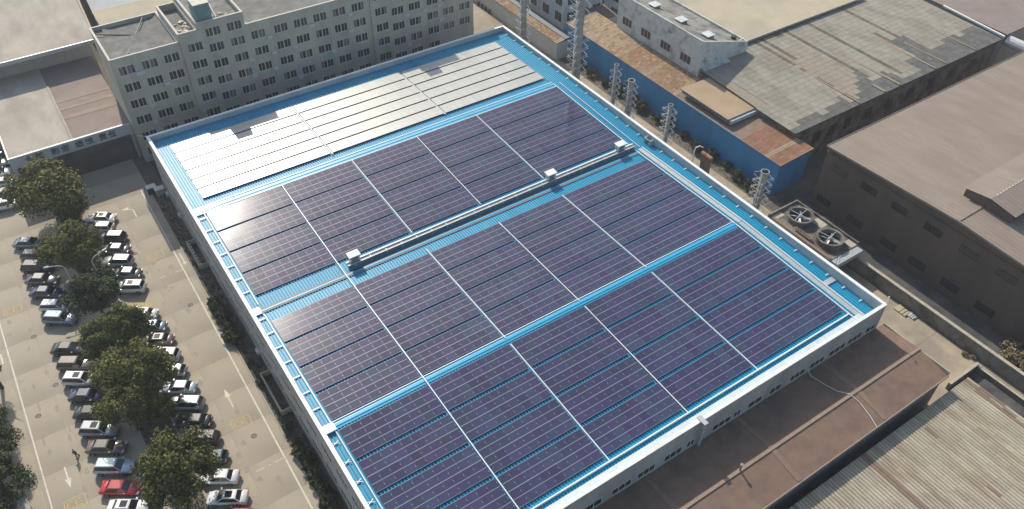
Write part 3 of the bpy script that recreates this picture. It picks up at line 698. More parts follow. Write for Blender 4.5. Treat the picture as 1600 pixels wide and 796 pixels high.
for x_,y_ in ((108.5,94.5),(108.2,101.5),(108,109)):
    m=MB(); z_=zA-.7-(x_-103.9)*.288; m.box(x_-.8,x_+.8,y_-.8,y_+.8,z_-.3,z_+.5,'grime_roof'); m.box(x_-1,x_+1,y_-1,y_+1,z_+.501,z_+.62,'grime_white'); m.build('roof_vent',wh)
m=MB(); m.tube((114.6,93.4,10.2),(114.6,93.4,11.1),.55,'black_metal',12); m.tube((115.3,92.4,10.4),(115.9,92,10.9),.1,'white_metal'); m.build('roof_fan',wh)
m=MB(); m.box(104.5,111,90.0,91.15,8.0,8.5,'grime_white'); m.build('step',wh)
# cream roof
cr=thing('cream_roof_hall','big hall with smooth cream roof at the top edge beyond the white building','hall')
m=MB(); m.box(118.3,152,93.6,160,0,8.7,'wall_left'); m.build('wall',cr)
m=MB(); m.slab([(117.8,93.3,9.0),(153.5,93.3,9.0),(153.5,160,9.6),(117.8,160,9.6)],.25,'roof_cream'); m.build('roof',cr)
m=MB(); m.box(117.6,153.6,93.0,93.28,8.75,9.1,'coping'); m.build('verge_trim',cr)
m=MB(); m.box(117.5,117.78,93.3,160,8.6,9.2,'stone_wall','coping'); m.build('parapet',cr)
# brown roof far top right
br=thing('far_brown_roof_hall','hall with brown roof in the far top right corner','hall')
m=MB(); m.box(165.9,240,67.8,140,0,7.8,'wall_left'); m.build('wall',br)
m=MB(); m.slab([(165.7,67.6,8.05),(240,67.6,8.05),(240,140,8.9),(165.9,140,8.9)],.22,'roof_brown'); m.build('roof',br)
pip=thing('pale_duct','fat pale blue duct between the patched hall and the big brown factory','duct')
m=MB(); m.tube((166.5,67.4,6.6),(166.5,58,6.6),1.1,'annex_white',14); m.build('duct_body',pip)
m=MB(); m.box(168,200,59.5,67,0,.5,'roof_orange'); tag(m.build('side_yard'),kind='structure')
# white building with big windows at the top + small shed
wt=thing('white_apartment_building','white building with tall dark windows beyond the chimneys at the top edge','building')
m=MB(); m.box(101.5,112,129.5,175,0,12,'annex_white','grime_roof'); m.build('wall',wt)
for y_ in (131.6,136.2,141,146):
    for z_ in (1.5,5.2,8.9): strip_window(wt,y_-1.2,y_+1.2,101.5,z_,z_+2.1,'y',2)
for x_ in (103.4,107,110.4):
    for z_ in (2.0,5.7,9.2): strip_window(wt,x_-1.1,x_+1.1,129.5,z_,z_+1.9,'x',2)
m=MB(); m.box(104,116,123.2,129.4,0,3.4,'annex_white','roof_brown'); m.build('wall',wt)
w5=thing('white_column_block','white concrete frame block with dark bays between the tile roof and the stained building','building')
m=MB(); m.box(112.3,122,116.0,129,0,10.5,'annex_white','grime_roof'); m.build('wall',w5)
for y_ in (118.5,122.0,125.5):
    for z_ in (1.5,5.6): strip_window(w5,y_-1.1,y_+1.1,112.3,z_,z_+2.6,'y',2)
for x_ in (114,117.5): 
    for z_ in (1.5,5.6): strip_window(w5,x_-1.1,x_+1.1,116.0,z_,z_+2.6,'x',2)
shd=thing('small_blue_shed','small blue-grey shed with narrow brown sheet roof behind the tall chimneys','shed')
m=MB(); m.box(92.6,95.6,120.0,160,0,3.75,'blue_clad'); o=m.build('wall',shd); 
o.data.materials[0]=MATS['annex_white']
m=MB(); m.slab([(92.5,119.9,3.85),(95.8,119.9,4.25),(95.8,160,4.25),(92.5,160,3.85)],.08,'crack_dark'); m.build('roof_deck',shd)
tiled(shd,[(92.45,119.9,3.9),(94.6,119.9,4.2),(94.6,160,4.2),(92.45,160,3.9)],5,70,tmt,th=.03,lap=.03,gap=.1)
m=MB(); m.box(94.62,95.8,119.9,160,4.27,4.33,'mesh_grey'); m.build('gutter_channel',shd)

# ================================================================== BIG BROWN FACTORY
bf=thing('brown_factory','big dark brown clad factory with pinkish brown gabled roof at the right edge','factory')
m=MB(); m.face([(100.2,10,0),(100.2,58.6,0),(100.2,58.6,11.7),(100.2,36.2,12.5),(100.2,10,11.0)][::-1],'clad_brown')
m.face([(100.2,58.6,0),(175,58.6,0),(175,58.6,11.7),(100.2,58.6,11.7)],'clad_brown'); m.face([(100.2,10,0),(175,10,0),(175,10,11.0),(100.2,10,11.0)],'clad_brown')
m.face([(175,10,0),(175,58.6,0),(175,58.6,11.7),(175,36.2,12.5),(175,10,11.0)],'clad_brown'); m.build('wall',bf)
def ribroof(parent,x0,x1,ya,za,yb,zb,mt,pitch=.5,h=.05,name='roof'):
    m=MB(); k=m.mi(mt); x=x0; P=[]
    while x<x1: P+=[(x,0),(x+pitch*.6,0),(x+pitch*.7,h),(x+pitch*.9,h)]; x+=pitch
    n=len(P)
    for yv,zv in ((ya,za),(yb,zb)):
        for xx,hh in P: m.v.append((xx,yv,zv+hh))
    for i in range(n-1): m.f.append((i,i+1,n+i+1,n+i)); m.m.append(k)
    return m.build(name,parent)
ribroof(bf,100.1,175,36.2,12.62,58.75,11.82,'roof_pinkbrown',.8,.05); ribroof(bf,100.1,175,9.6,11.1,36.2,12.62,'roof_pinkbrown',.8,.05)
m=MB(); m.box(100.1,106.3,35.9,36.5,12.64,12.74,'roof_pinkbrown'); m.build('ridge_cap',bf)
m=MB(); m.box(100.0,175,58.76,59.0,11.6,11.9,'clad_brown'); m.build('eave_gutter',bf)
m=MB(); m.box(99.98,100.18,9.6,58.7,11.0,11.05,'clad_brown')
m.hexa([(99.96,9.6,10.9),(100.19,9.6,10.9),(100.19,36.2,12.4),(99.96,36.2,12.4)],[(99.96,9.6,11.2),(100.19,9.6,11.2),(100.19,36.2,12.72),(99.96,36.2,12.72)],'roof_pinkbrown')
m.hexa([(99.96,36.21,12.4),(100.19,36.21,12.4),(100.19,58.75,11.6),(99.96,58.75,11.6)],[(99.96,36.21,12.72),(100.19,36.21,12.72),(100.19,58.75,11.92),(99.96,58.75,11.92)],'roof_pinkbrown'); m.build('verge_trim',bf)
m=MB(); 
yl,yr,ym=31.9,39.2,35.5
for xx,rev in ((105.9,0),(165,1)):
    f=[(xx,yl,12.0),(xx,yr,12.0),(xx,yr,13.85),(xx,ym,14.4),(xx,yl,13.85)]; m.face(f if rev else f[::-1],'clad_brown')
m.face([(105.9,yl,12.0),(165,yl,12.0),(165,yl,13.85),(105.9,yl,13.85)],'clad_brown'); m.face([(105.9,yr,12.0),(165,yr,12.0),(165,yr,13.85),(105.9,yr,13.85)],'clad_brown'); m.build('monitor_wall',bf)
ribroof(bf,105.6,165,ym,14.5,yr+.4,13.9,'roof_pinkbrown',.8,.05,'monitor_roof'); ribroof(bf,105.6,165,yl-.4,13.9,ym,14.5,'roof_pinkbrown',.8,.05,'monitor_roof')
m=MB()
for i in range(30): m.tube((107+i*.75,35.5,14.5),(107+i*.75+.3,35.5,14.56),.06,'white_metal',5)
m.build('bird_spike',bf)
for y_ in (55.6,50.0,44.4,38.7,32.9,27.2,21.5): strip_window(bf,y_-1.4,y_+1.4,100.2,8.4,9.5,'y',5,frame='black_metal')
for y_ in (56.5,50.2,43.9,38.7,33.1,27.5): strip_window(bf,y_-1.4,y_+1.4,100.2,1.6,2.8,'y',5,frame='black_metal')
# boundary wall with coping + shaded embankment
bw=thing('boundary_wall','long stained concrete boundary wall with pale coping between the alley and the brown factory','wall')
m=MB(); m.box(93.5,93.85,12,45.4,0,2.3,'concrete_wall'); m.build('wall_body',bw)
L=3.3; kk=MB(); kk.box(93.42,93.95,-L/2+.01,L/2-.01,2.3,2.42,'coping'); km=kk.mesh('coping_stone')
for i in range(10): inst('coping_stone',km,bw,(0,12.6+L*(i+.5)-.1,0))
pb=MB(); pb.box(-.55,.55,-.25,.25,0,.32,'brick_red'); pm_=pb.mesh('brick')
rr=random.Random(21)
ORDN='first second third fourth fifth sixth seventh eighth ninth'.split()
for i in range(9):
    o=inst('brick_pile',pm_,None,(95.2+rr.uniform(-.3,.5),22.9-i*.42,.01+.3*(i%2)),(0,0,rr.uniform(-.4,.4)))
    o.name='stone_block'; tag(o,ORDN[i]+' broken red block from the far end of the rubble row behind the boundary wall','block','red rubble behind the boundary wall')
# cooling tower unit
ct=thing('cooling_tower','twin-fan cooling tower unit with two open round fans beside the blue roof edge','cooling tower')
zt=3.9
m=MB(); m.box(87.9,94.4,45.4,57.6,0,zt,'concrete_wall','stone_wall'); m.build('base',ct)
for a in ((92.6,94.1,51.0,53.0),(92.9,94.1,45.5,47.0),(88.6,90.3,56.3,57.3)): m=MB(); m.box(*a,zt+.001,zt+.03,'coping'); m.build('pale_slab',ct)
m=MB()
for a in ((87.9,94.4,57.35,57.6),(94.15,94.4,45.4,57.35),): m.box(a[0],a[1],a[2],a[3],zt+.001,zt+.45,'stone_wall')
m.build('rim_wall',ct)
m=MB(); m.box(88.0,88.5,45.6,57,zt+.001,zt+.12,'corr_brown'); m.build('rusty_frame',ct)
for (cx,cy) in ((91.35,54.3),(91.1,48.3)):
    m=MB(); m.ring((cx,cy),1.75,2.0,zt,zt+1.0,'stone_wall',36); m.ring((cx,cy),1.95,2.08,zt+.9,zt+1.02,'stone_wall',36); h_=m.build('fan_housing',ct)
    m=MB(); m.disc((cx,cy),1.74,zt+.08,'black_metal',36); m.build('fan_well',h_)
    m=MB(); m.tube((cx,cy,zt+.3),(cx,cy,zt+.85),.3,'galv',12)
    for i in range(4):
        t=i*math.pi/2+.4+cx; ca,sa=math.cos(t),math.sin(t); nx_,ny_=-sa,ca
        p0=(cx+ca*.3+nx_*.12,cy+sa*.3+ny_*.12); p1=(cx+ca*.3-nx_*.12,cy+sa*.3-ny_*.12); p2=(cx+ca*1.6-nx_*.2,cy+sa*1.6-ny_*.2); p3=(cx+ca*1.6+nx_*.2,cy+sa*1.6+ny_*.2)
        m.hexa([(*p1,zt+.5),(*p2,zt+.45),(*p3,zt+.6),(*p0,zt+.6)],[(*p1,zt+.53),(*p2,zt+.48),(*p3,zt+.63),(*p0,zt+.63)],'galv')
    o=m.build('fan_blades',h_)
    m=MB()
    for t in (0.2,1.77): m.tube((cx+1.9*math.cos(t),cy+1.9*math.sin(t),zt+.95),(cx-1.9*math.cos(t),cy-1.9*math.sin(t),zt+.95),.05,'steel_rod',6)
    m.build('guard_bar',h_)
m=MB(); m.box(88.2,94.0,44.2,45.38,zt-.9,zt-.1,'galv'); m.tube((88.3,44.6,zt-.1),(88.3,44.6,zt+1.1),.05,'steel_rod'); m.tube((89.0,44.6,zt-.1),(89.0,44.6,zt+1.1),.05,'steel_rod'); m.tube((88.3,44.6,zt+1.1),(89,44.6,zt+1.1),.05,'steel_rod'); m.build('access_platform',ct)
m=MB()
for i in range(7): m.ring((88.9,50.2+.45*i),.18,.32,zt+.3,zt+.5,'tan_strip',10)
m.build('hose_coil',ct)

# ================================================================== CHIMNEYS
def chimney(y,h,r,ro,label,x=84.0,pit=1.25):
    t=thing('chimney',label,'chimney',(x,y,0),0,'steel chimneys in the alley')
    m=MB(); m.tube((0,0,0),(0,0,h),r,'steel_pipe',18,cap=False); m.disc((0,0),r*.93,h-.5,'black_metal',18); m.build('stack',t)
    m=MB(); m.ring((0,0),r*.9,r*1.14,h-.12,h+.08,'steel_pipe',18); m.build('rim',t)
    z=h*.25
    m=MB()
    while z<h-1:
        m.ring((0,0),r*.98,r*1.07,z,z+.09,'steel_rod',18); z+=3.1
    m.build('flange_ring',t)
    for k in range(4):
        a=k*math.pi/2+.6; ca,sa=math.cos(a),math.sin(a); m=MB(); z=max(1.0,h*.2); i=0; pts=[]
        while z<h-.3:
            rr_=ro if i%2 else r*1.0; pts.append((ca*rr_,sa*rr_,z)); z+=pit*.5; i+=1
        m.poly(pts,.045,'steel_rod',4)
        m.build('zigzag_strake',t)
    # helical links between the strake tips
    m=MB(); pts=[]; z=max(1.0,h*.2)+pit*.5; n=0
    while z<h-.3:
        a=.6+n*math.pi/2; pts.append((math.cos(a)*ro,math.sin(a)*ro,z)); z+=pit*.25; n+=1
    m.poly(pts,.03,'steel_rod',4); m.build('helix_wire',t)
    m=MB(); m.tube((-r-.12,-.1,.5),(-r-.12,-.1,h-.2),.07,'white_metal',6); m.build('light_pipe',t)
chimney(120.0,26.0,.62,1.55,'tall steel chimney standing leftmost, nearest the office block',pit=1.6)
chimney(102.7,26.5,.78,1.95,'tallest and thickest steel chimney, cut off by the top of the photo',pit=1.6)
chimney(91.9,15.2,.36,1.05,'thin short steel chimney, just right of the tallest one')
chimney(87.8,14.2,.55,1.3,'stout short steel chimney directly right of the thin one')
chimney(78.1,14.6,.38,1.25,'slim steel chimney standing alone where the pipe rack meets the roof edge')
chimney(57.6,14.2,.58,1.45,'stout steel chimney nearest the twin-fan cooling tower')
# hoop pipe in the alley
hp=thing('bent_white_pipe','bent white pipe beside a rusty tank in the alley, right of the slim chimney','pipe',(83.5,71.0,0))
m=MB(); m.poly([(0,0,0),(0,0,10.0),(.2,0,10.6),(.7,-.3,10.9),(1.2,-.6,10.6)],.09,'white_metal',8); m.build('pipe_bend',hp)
m=MB(); m.tube((1.4,-.8,0),(1.4,-2.6,0.2),.3,'brick_red',10); m.tube((1.2,-.6,9.6),(1.2,-2.8,9.6),.35,'brick_red',12); m.box(1.0,1.5,-2.6,-.8,0,9.3,'corr_brown'); m.build('rusty_tank',hp)

# ================================================================== LOW BROWN ROOF BUILDING + CORRUGATED ROOF (bottom right)
lb=thing('low_brown_roof_building','low lean-to along the front of the solar factory with flat reddish brown roof','building')
m=MB(); m.box(8,81.1,22.3,31.6,0,6.0,'wall_grey'); m.build('wall',lb)
m=MB(); m.slab([(6,26.55,6.95),(81.3,26.55,6.95),(81.3,31.97,6.45),(6,31.97,6.45)],.2,'low_brown'); m.build('roof',lb)
m=MB(); m.slab([(6,22.0,6.2),(81.3,22.0,6.2),(81.3,26.5,6.93),(6,26.5,6.93)],.2,'low_brown'); m.build('roof',lb)
m=MB(); m.box(6,81.3,26.32,26.66,6.90,7.02,'tan_strip'); m.build('ridge_cap',lb)
m=MB(); m.box(6,81.3,21.85,21.99,5.95,6.28,'tan_strip'); m.build('eave_gutter',lb)
m=MB(); m.box(81.31,81.45,22.0,31.9,5.9,6.75,'coping'); m.build('verge_trim',lb)
for xs_ in (69.2,54.3,40,26):
    m=MB(); m.hexa([(xs_-.35,22.1,6.25),(xs_+.35,22.1,6.25),(xs_+.4,26.3,6.91),(xs_-.3,26.3,6.91)],[(xs_-.35,22.1,6.28),(xs_+.35,22.1,6.28),(xs_+.4,26.3,6.94),(xs_-.3,26.3,6.94)],'low_seam'); m.build('bitumen_strip',lb)
    m=MB(); m.hexa([(xs_-.25,26.7,6.96),(xs_+.35,26.7,6.96),(xs_+.4,31.9,6.47),(xs_-.2,31.9,6.47)],[(xs_-.25,26.7,6.98),(xs_+.35,26.7,6.98),(xs_+.4,31.9,6.5),(xs_-.2,31.9,6.5)],'low_seam'); m.build('bitumen_strip',lb)
m=MB(); m.poly([(66.6,31.9,7.0),(66.5,31.3,6.6),(66.7,29.5,6.8),(67.1,27.8,6.93),(67.9,26.6,7.08),(68.1,25.2,6.82),(67.8,23.4,6.52),(67.3,21.9,6.33)],.035,'white_metal',6); tag(m.build('white_cable'),'loose white cable lying in a curve across the low brown roof','cable')
m=MB(); m.tube((0,0,0),(0,0,1.0),.12,'steel_pipe',10); m.tube((0,0,1.0),(0,0,1.15),.2,'steel_pipe',10); tag(m.build('vent_pipe',loc=(49.2,26.5,7.0)),'short vent pipe on the ridge of the low brown roof','vent pipe')
cg=thing('corrugated_roof_hall','hall with weathered grey corrugated roof filling the bottom right corner','hall')
m=MB(); m.box(20,84.9,-25,20.5,0,4.0,'concrete_wall'); m.build('wall',cg)
m=MB(); m.box(19,85.1,-26,20.85,3.9,4.3,'crack_dark'); m.build('roof_deck',cg)
m=MB(); rr=random.Random(4); P=.46
x=40.0
while x<85.0:
    brown = abs(x-64.2)<.4 or rr.random()<.015
    y=20.9; 
    while y>-8:
        L_=1.75; z=4.36
        mt='corr_brown' if brown else ('corr_brown' if (rr.random()<.008 or (83.6<x and rr.random()<.5)) else 'corr_grey')
        k=m.mi(mt); s=len(m.v); j=rr.uniform(-.008,.008)
        for yv,zz in ((y,z+j+.02),(y-L_*1.01,z+j)):
            m.v+=[(x,yv,zz-.04),(x+P*.18,yv,zz+.05),(x+P*.55,yv,zz+.06),(x+P*.76,yv,zz+.045),(x+P*.84,yv,zz-.04),(x+P,yv,zz-.05)]
        m.f+=[(s+q,s+q+6,s+q+7,s+q+1) for q in range(5)]; m.m+=[k]*4+[m.mi('crack_dark')]
        y-=L_
    x+=P
cs=m.build('corrugated_sheet',cg); cs['kind']='stuff'
rw=thing('low_retaining_wall','low concrete wall along the right side of the corrugated roof hall','wall')
m=MB(); m.box(91.3,91.6,-5,22.2,0,.9,'concrete_wall','coping'); m.box(85.3,91.6,22.2,22.6,0,1.3,'concrete_wall','coping'); m.build('wall_body',rw)
m=MB(); m.box(85.2,91.28,-5,22.18,.021,.05,'asphalt_dark'); tag(m.build('shaded_trench'),kind='structure')  # dark ground patch; the trench's shade is put into its colour
for i,(x_,y_,w2_,h2_,mt) in enumerate(((92.4,34.6,.7,1.0,'roof_cream'),(92.7,33.2,.5,.6,'annex_white'))):
    m=MB(); m.hexa([(-w2_,-h2_,0),(w2_,-h2_,0),(w2_,h2_,0),(-w2_,h2_,0)],[(-w2_,-h2_,.18),(w2_,-h2_,.12),(w2_,h2_,.22),(-w2_,h2_,.18)],mt)
    for q in range(3): m.box(-w2_,w2_,-h2_+.1+q*.5*h2_,-h2_+.14+q*.5*h2_,.2,.25,'tan_strip')
    o=m.build('board_stack',loc=(x_,y_,.03)); tag(o,('stack of cream boards lying in the alley by the boundary wall','small stack of white boards beside the cream ones in the alley')[i],'boards')

# ================================================================== TREES
def crown_mesh(name,rx,rz_,nl,leafm,seed,n=5200,leaf=.34,core='leaf_dark'):
    rr=random.Random(seed); m=MB(); lobes=[]
    for i in range(nl):
        a=rr.uniform(0,2*math.pi); e=math.asin(rr.uniform(-.35,1)); q=rr.uniform(.45,.85)
        c=Vector((math.cos(a)*math.cos(e)*rx*q,math.sin(a)*math.cos(e)*rx*q,math.sin(e)*rz_*q))
        lobes.append((c,rr.uniform(.16,.34)*rx))
    # sparse dark inner lumps (twig mass)
    for c,r in lobes:
        if rr.random()<.5:
            b=bmesh.new(); bmesh.ops.create_icosphere(b,subdivisions=1,radius=r*.62); k=m.mi(core); s=len(m.v)
            for v in b.verts: m.v.append(tuple(c*.9+v.co*(1+rr.uniform(-.3,.25))))
            for f in b.faces: m.f.append(tuple(s+v.index for v in f.verts)); m.m.append(k)
            b.free()
    k1=m.mi(leafm)
    for i in range(n):
        c,r=rr.choice(lobes); d=Vector((rr.gauss(0,1),rr.gauss(0,1),rr.gauss(0.25,1))).normalized()
        p=c+d*r*rr.uniform(.55,1.12)+Vector((rr.gauss(0,.1),rr.gauss(0,.1),rr.gauss(0,.1)))
        nrm=(d+Vector((rr.gauss(0,.55),rr.gauss(0,.55),rr.gauss(.2,.5)))).normalized(); a_=nrm.orthogonal().normalized(); b_=nrm.cross(a_); t=rr.uniform(0,6.28)
        u_=a_*math.cos(t)+b_*math.sin(t); v_=nrm.cross(u_); s=leaf*rr.uniform(.6,1.3)
        m.v+= [tuple(p-u_*s*.6),tuple(p+v_*s*.42),tuple(p+u_*s*.6),tuple(p-v_*s*.42)]; q=len(m.v)-4
        m.f.append((q,q+1,q+2,q+3)); m.m.append(k1)
    return m.mesh(name)
def trunk_mesh(h,r,seed,sp):
    rr=random.Random(seed); m=MB(); pts=[(0,0,0),(rr.uniform(-.1,.1),rr.uniform(-.1,.1),h*.5),(rr.uniform(-.2,.2),rr.uniform(-.2,.2),h)]
    m.tube(pts[0],pts[1],r,'bark',8,r*.8); m.tube(pts[1],pts[2],r*.8,'bark',8,r*.55)
    for i in range(6):
        a=i*1.05+rr.uniform(-.3,.3); z=h*rr.uniform(.55,.95); e=(math.cos(a)*sp*.6,math.sin(a)*sp*.6,h+sp*rr.uniform(.1,.5)); mid=(math.cos(a)*sp*.3,math.sin(a)*sp*.3,z+sp*.25)
        m.tube((0,0,z),mid,r*.4,'bark',6,r*.28); m.tube(mid,e,r*.28,'bark',6,r*.1)
    return m.mesh('trunk')
CR=[crown_mesh('crown',4.6,3.7,44,'leaf',s,n=12500,leaf=.27) for s in (31,32,33)]
CD=[crown_mesh('crown',3.4,2.8,34,'leaf_dark',s,n=9000,leaf=.24) for s in (41,42)]
TK=trunk_mesh(3.4,.24,5,3.8)
def tree(x,y,crown,s,sz,label,cz=4.9,group='trees of the car park island'):
    t=thing('tree',label,'tree',(x,y,0),random.uniform(0,6),group)
    inst('trunk',TK,t); o=inst('crown',crown,t,(0,0,cz)); o.scale=(s,s,sz)
    return t
tree(-4.4,122.4,CR[0],1.42,1.35,'largest dark green tree at the far end of the parking island, by the low building',5.6)
tree(-1.9,119.6,CR[2],.55,.62,'small round tree just in front of the largest island tree',3.4)
tree(-4.2,108.2,CR[1],1.03,.95,'broad olive-green tree second from the far end of the island',4.9)
tree(-4.0,97.6,CD[1],1.18,1.1,'dark tree behind the two street lamps in mid island',4.4)
tree(-5.2,87.2,CR[2],.78,.82,'light green tree just past the footpath gap, left half of a pair',4.6)
tree(-2.2,88.0,CR[0],.82,.9,'light green tree just past the footpath gap, right half of a pair',4.8)
tree(-4.9,81.6,CR[1],.7,.8,'low olive tree pressed against the two overlapping big crowns',4.4)
tree(-2.7,78.6,CR[0],1.02,1.0,'big rounded tree covering the middle of the near parking rows',5.6)
tree(-5.3,74.8,CR[2],.78,.8,'darker tree below the big rounded crown, over silver and black cars',4.8)
tree(-1.9,73.6,CR[1],.42,.55,'slim sapling tree at the kerb by the black cars',3.4)
tree(-3.2,62.2,CR[1],1.08,1.12,'bright yellowish green tree closest to the bottom edge',5.4)
for i,(x_,y_,s_) in enumerate(((-18.3,91.3,.55),(-20.2,87.4,.75),(-20.0,83.3,.82),(-19.9,79.2,.85),(-21.2,76.4,.8),(-20.0,73.0,1.0),(-22.0,70.6,.9))):
    tree(x_,y_,CD[i%2],s_,s_,('topmost and smallest dark tree on the left edge','second dark tree down the left edge','third dark tree down the left edge','fourth dark tree down the left edge, over the white line','dark tree at the left edge half hidden by its larger neighbour','widest dark tree at the left edge, just above the small pale hut','dark tree behind the small pale hut in the bottom left corner')[i],3.8,'dark trees along the left edge')
# hut
hut=thing('pale_hut','small hut with pale flat roof in the bottom left corner under dark trees','hut')
m=MB(); m.box(-20.4,-18.2,65.5,69.6,0,2.8,'wall_left'); m.build('wall',hut)
m=MB(); m.slab([(-20.7,65.2,3.0),(-18.0,65.2,3.0),(-18.0,69.9,3.05),(-20.7,69.9,3.05)],.15,'roof_beige'); m.build('roof',hut)
m=MB(); m.tube((-19.4,68.2,3.02),(-19.4,68.2,3.45),.16,'black_metal',8); m.build('roof_vent',hut)
# shrubs
SH=[crown_mesh('foliage',1.0,.85,16,'leaf_dark',s,n=1100,leaf=.20) for s in (51,52,53)]
SD=[crown_mesh('foliage',1.2,.9,16,'leaf_dry',s,n=1300,leaf=.20,core='bark') for s in (61,62)]
ORDN='first second third fourth fifth sixth seventh eighth ninth tenth eleventh twelfth thirteenth fourteenth fifteenth sixteenth seventeenth eighteenth nineteenth'.split()
def shrub(x,y,me,s,label,cat='shrub',group=None):
    t=thing('shrub',label,cat,(x,y,0),random.uniform(0,6),group); o=inst('foliage',me,t,(0,0,.65*s)); o.scale=(s,s,s)
    q=MB(); q.tube((0,0,0),(0,0,.5*s),.05,'bark',5); q.build('stem',t)
rr=random.Random(17)
sp=[(9.9,90.5),(9.7,89.2),(10.2,87.6),(9.6,86.0),(9.9,84.4),(9.4,83.0),(10.4,81.9),(10.3,77.3),(10.1,73.3),(10.3,64.6),(10.2,61.8),(10.0,60.4),(10.5,59.2),(10.1,57.9),(10.4,56.5),(10.1,55.1),(10.5,53.7),(10.2,52.2),(10.4,50.6)]
for i,(x_,y_) in enumerate(sp):
    shrub(x_,y_,SH[i%3],rr.uniform(.75,1.15) if i not in(7,8) else .6,ORDN[i]+' dark green shrub from the far end, in the strip along the left factory wall','shrub','shrubs along the left factory wall')
for i in range(15):
    y_=66+i*3.7+rr.uniform(-.8,.8)
    shrub(rr.uniform(94.6,95.8),y_,SH[i%3],rr.uniform(.8,1.3),ORDN[i]+' scruffy dark bush from the near end, at the foot of the blue clad wall','shrub','bushes at the foot of the blue wall')
for i,(x_,y_) in enumerate(((96.4,20.8),(97.6,19.6),(98.3,21.6),(97.0,18.2),(98.9,18.4),(96.1,16.6))):
    shrub(x_,y_,SD[i%2],rr.uniform(.9,1.4),ORDN[i]+' dry yellowish bush of the thicket behind the boundary wall, counted from the left','shrub','dry bushes near the right edge')
for i,(x_,y_) in enumerate(((93.0,23.6),(92.6,24.6))): shrub(x_,y_,SD[i%2],.4,('tiny dry weed clump at the alley corner','tiny dry weed clump beside the wall near the alley corner')[i],'weed')
# undergrowth on the beds
m=MB(); rr=random.Random(8); 
for i in range(9000):
    if i<5600: x_,y_=rr.uniform(-5.0,-1.6),rr.choice([rr.uniform(50,95.8),rr.uniform(98.8,126)])
    elif i<8000: x_,y_=rr.uniform(9.8,11.6),rr.uniform(47,123)
    else: x_,y_=rr.uniform(93.6,96.3),rr.uniform(63,118)
    s=rr.uniform(.06,.16); a=rr.uniform(0,6.28); h=rr.uniform(.05,.35); z0_=.1
    m.face([(x_-math.cos(a)*s,y_-math.sin(a)*s,z0_),(x_+math.cos(a)*s,y_+math.sin(a)*s,z0_),(x_+math.sin(a)*s,y_-math.cos(a)*s,z0_+h)],'leaf_dark')
tag(m.build('undergrowth'),'low dark undergrowth covering the planting beds','undergrowth',kind='stuff')
# walls, railings and boxes in the strip
for i,(y0_,y1_) in enumerate(((98.8,105.2),(66.8,74.2))):
    t=thing('area_railing',('pale rectangular concrete upstand at the far part of the left wall','pale rectangular concrete upstand at the near part of the left wall')[i],'low wall')
    m=MB(); x0_,x1_=10.5,11.82
    m.box(x0_,x0_+.18,y0_,y1_,.06,1.0,'coping'); m.box(x0_+.18,x1_,y0_,y0_+.18,.06,1.0,'coping'); m.box(x0_+.18,x1_,y1_-.18,y1_,.06,1.0,'coping'); m.build('upstand',t)
    m=MB()
    if i==0:
        for q in range(8): m.box(x0_+.19,x0_+.5,y0_+.4+q*.75,y0_+.7+q*.75,.06,.8,'annex_white')
    m.box(x0_+.2,x1_-.02,y0_+.2,y1_-.2,.07,.12,'black_metal'); m.build('grating',t)
m=MB(); m.box(9.5,9.66,46,62,0,.18,'kerb'); m.box(9.5,9.66,63,80.5,0,.18,'kerb'); m.box(9.5,9.66,91.5,121,0,.18,'kerb'); m.build('kerb_stone',wb)
for i,(y_,z_) in enumerate(((77.9,1.0),(118.5,1.0),(112,1.0))):
    o=inst('air_conditioner',acm,fac,(11.83,y_,z_),(0,0,R(-90)))
# parked two-wheelers/lockers at far left wall corner
for i,(x_,y_) in enumerate(((9.9,121.6),(10.9,120.4))):
    t=thing('utility_box',('dark utility box at the far left corner of the factory','grey utility box against the far left wall corner')[i],'utility box',(x_,y_,0))
    m=MB(); m.box(-.7,.7,-.5,.5,0,1.3,('black_metal','galv')[i]); m.build('body',t); m=MB(); m.box(-.78,.78,-.58,.58,1.301,1.38,'galv'); m.build('lid',t)

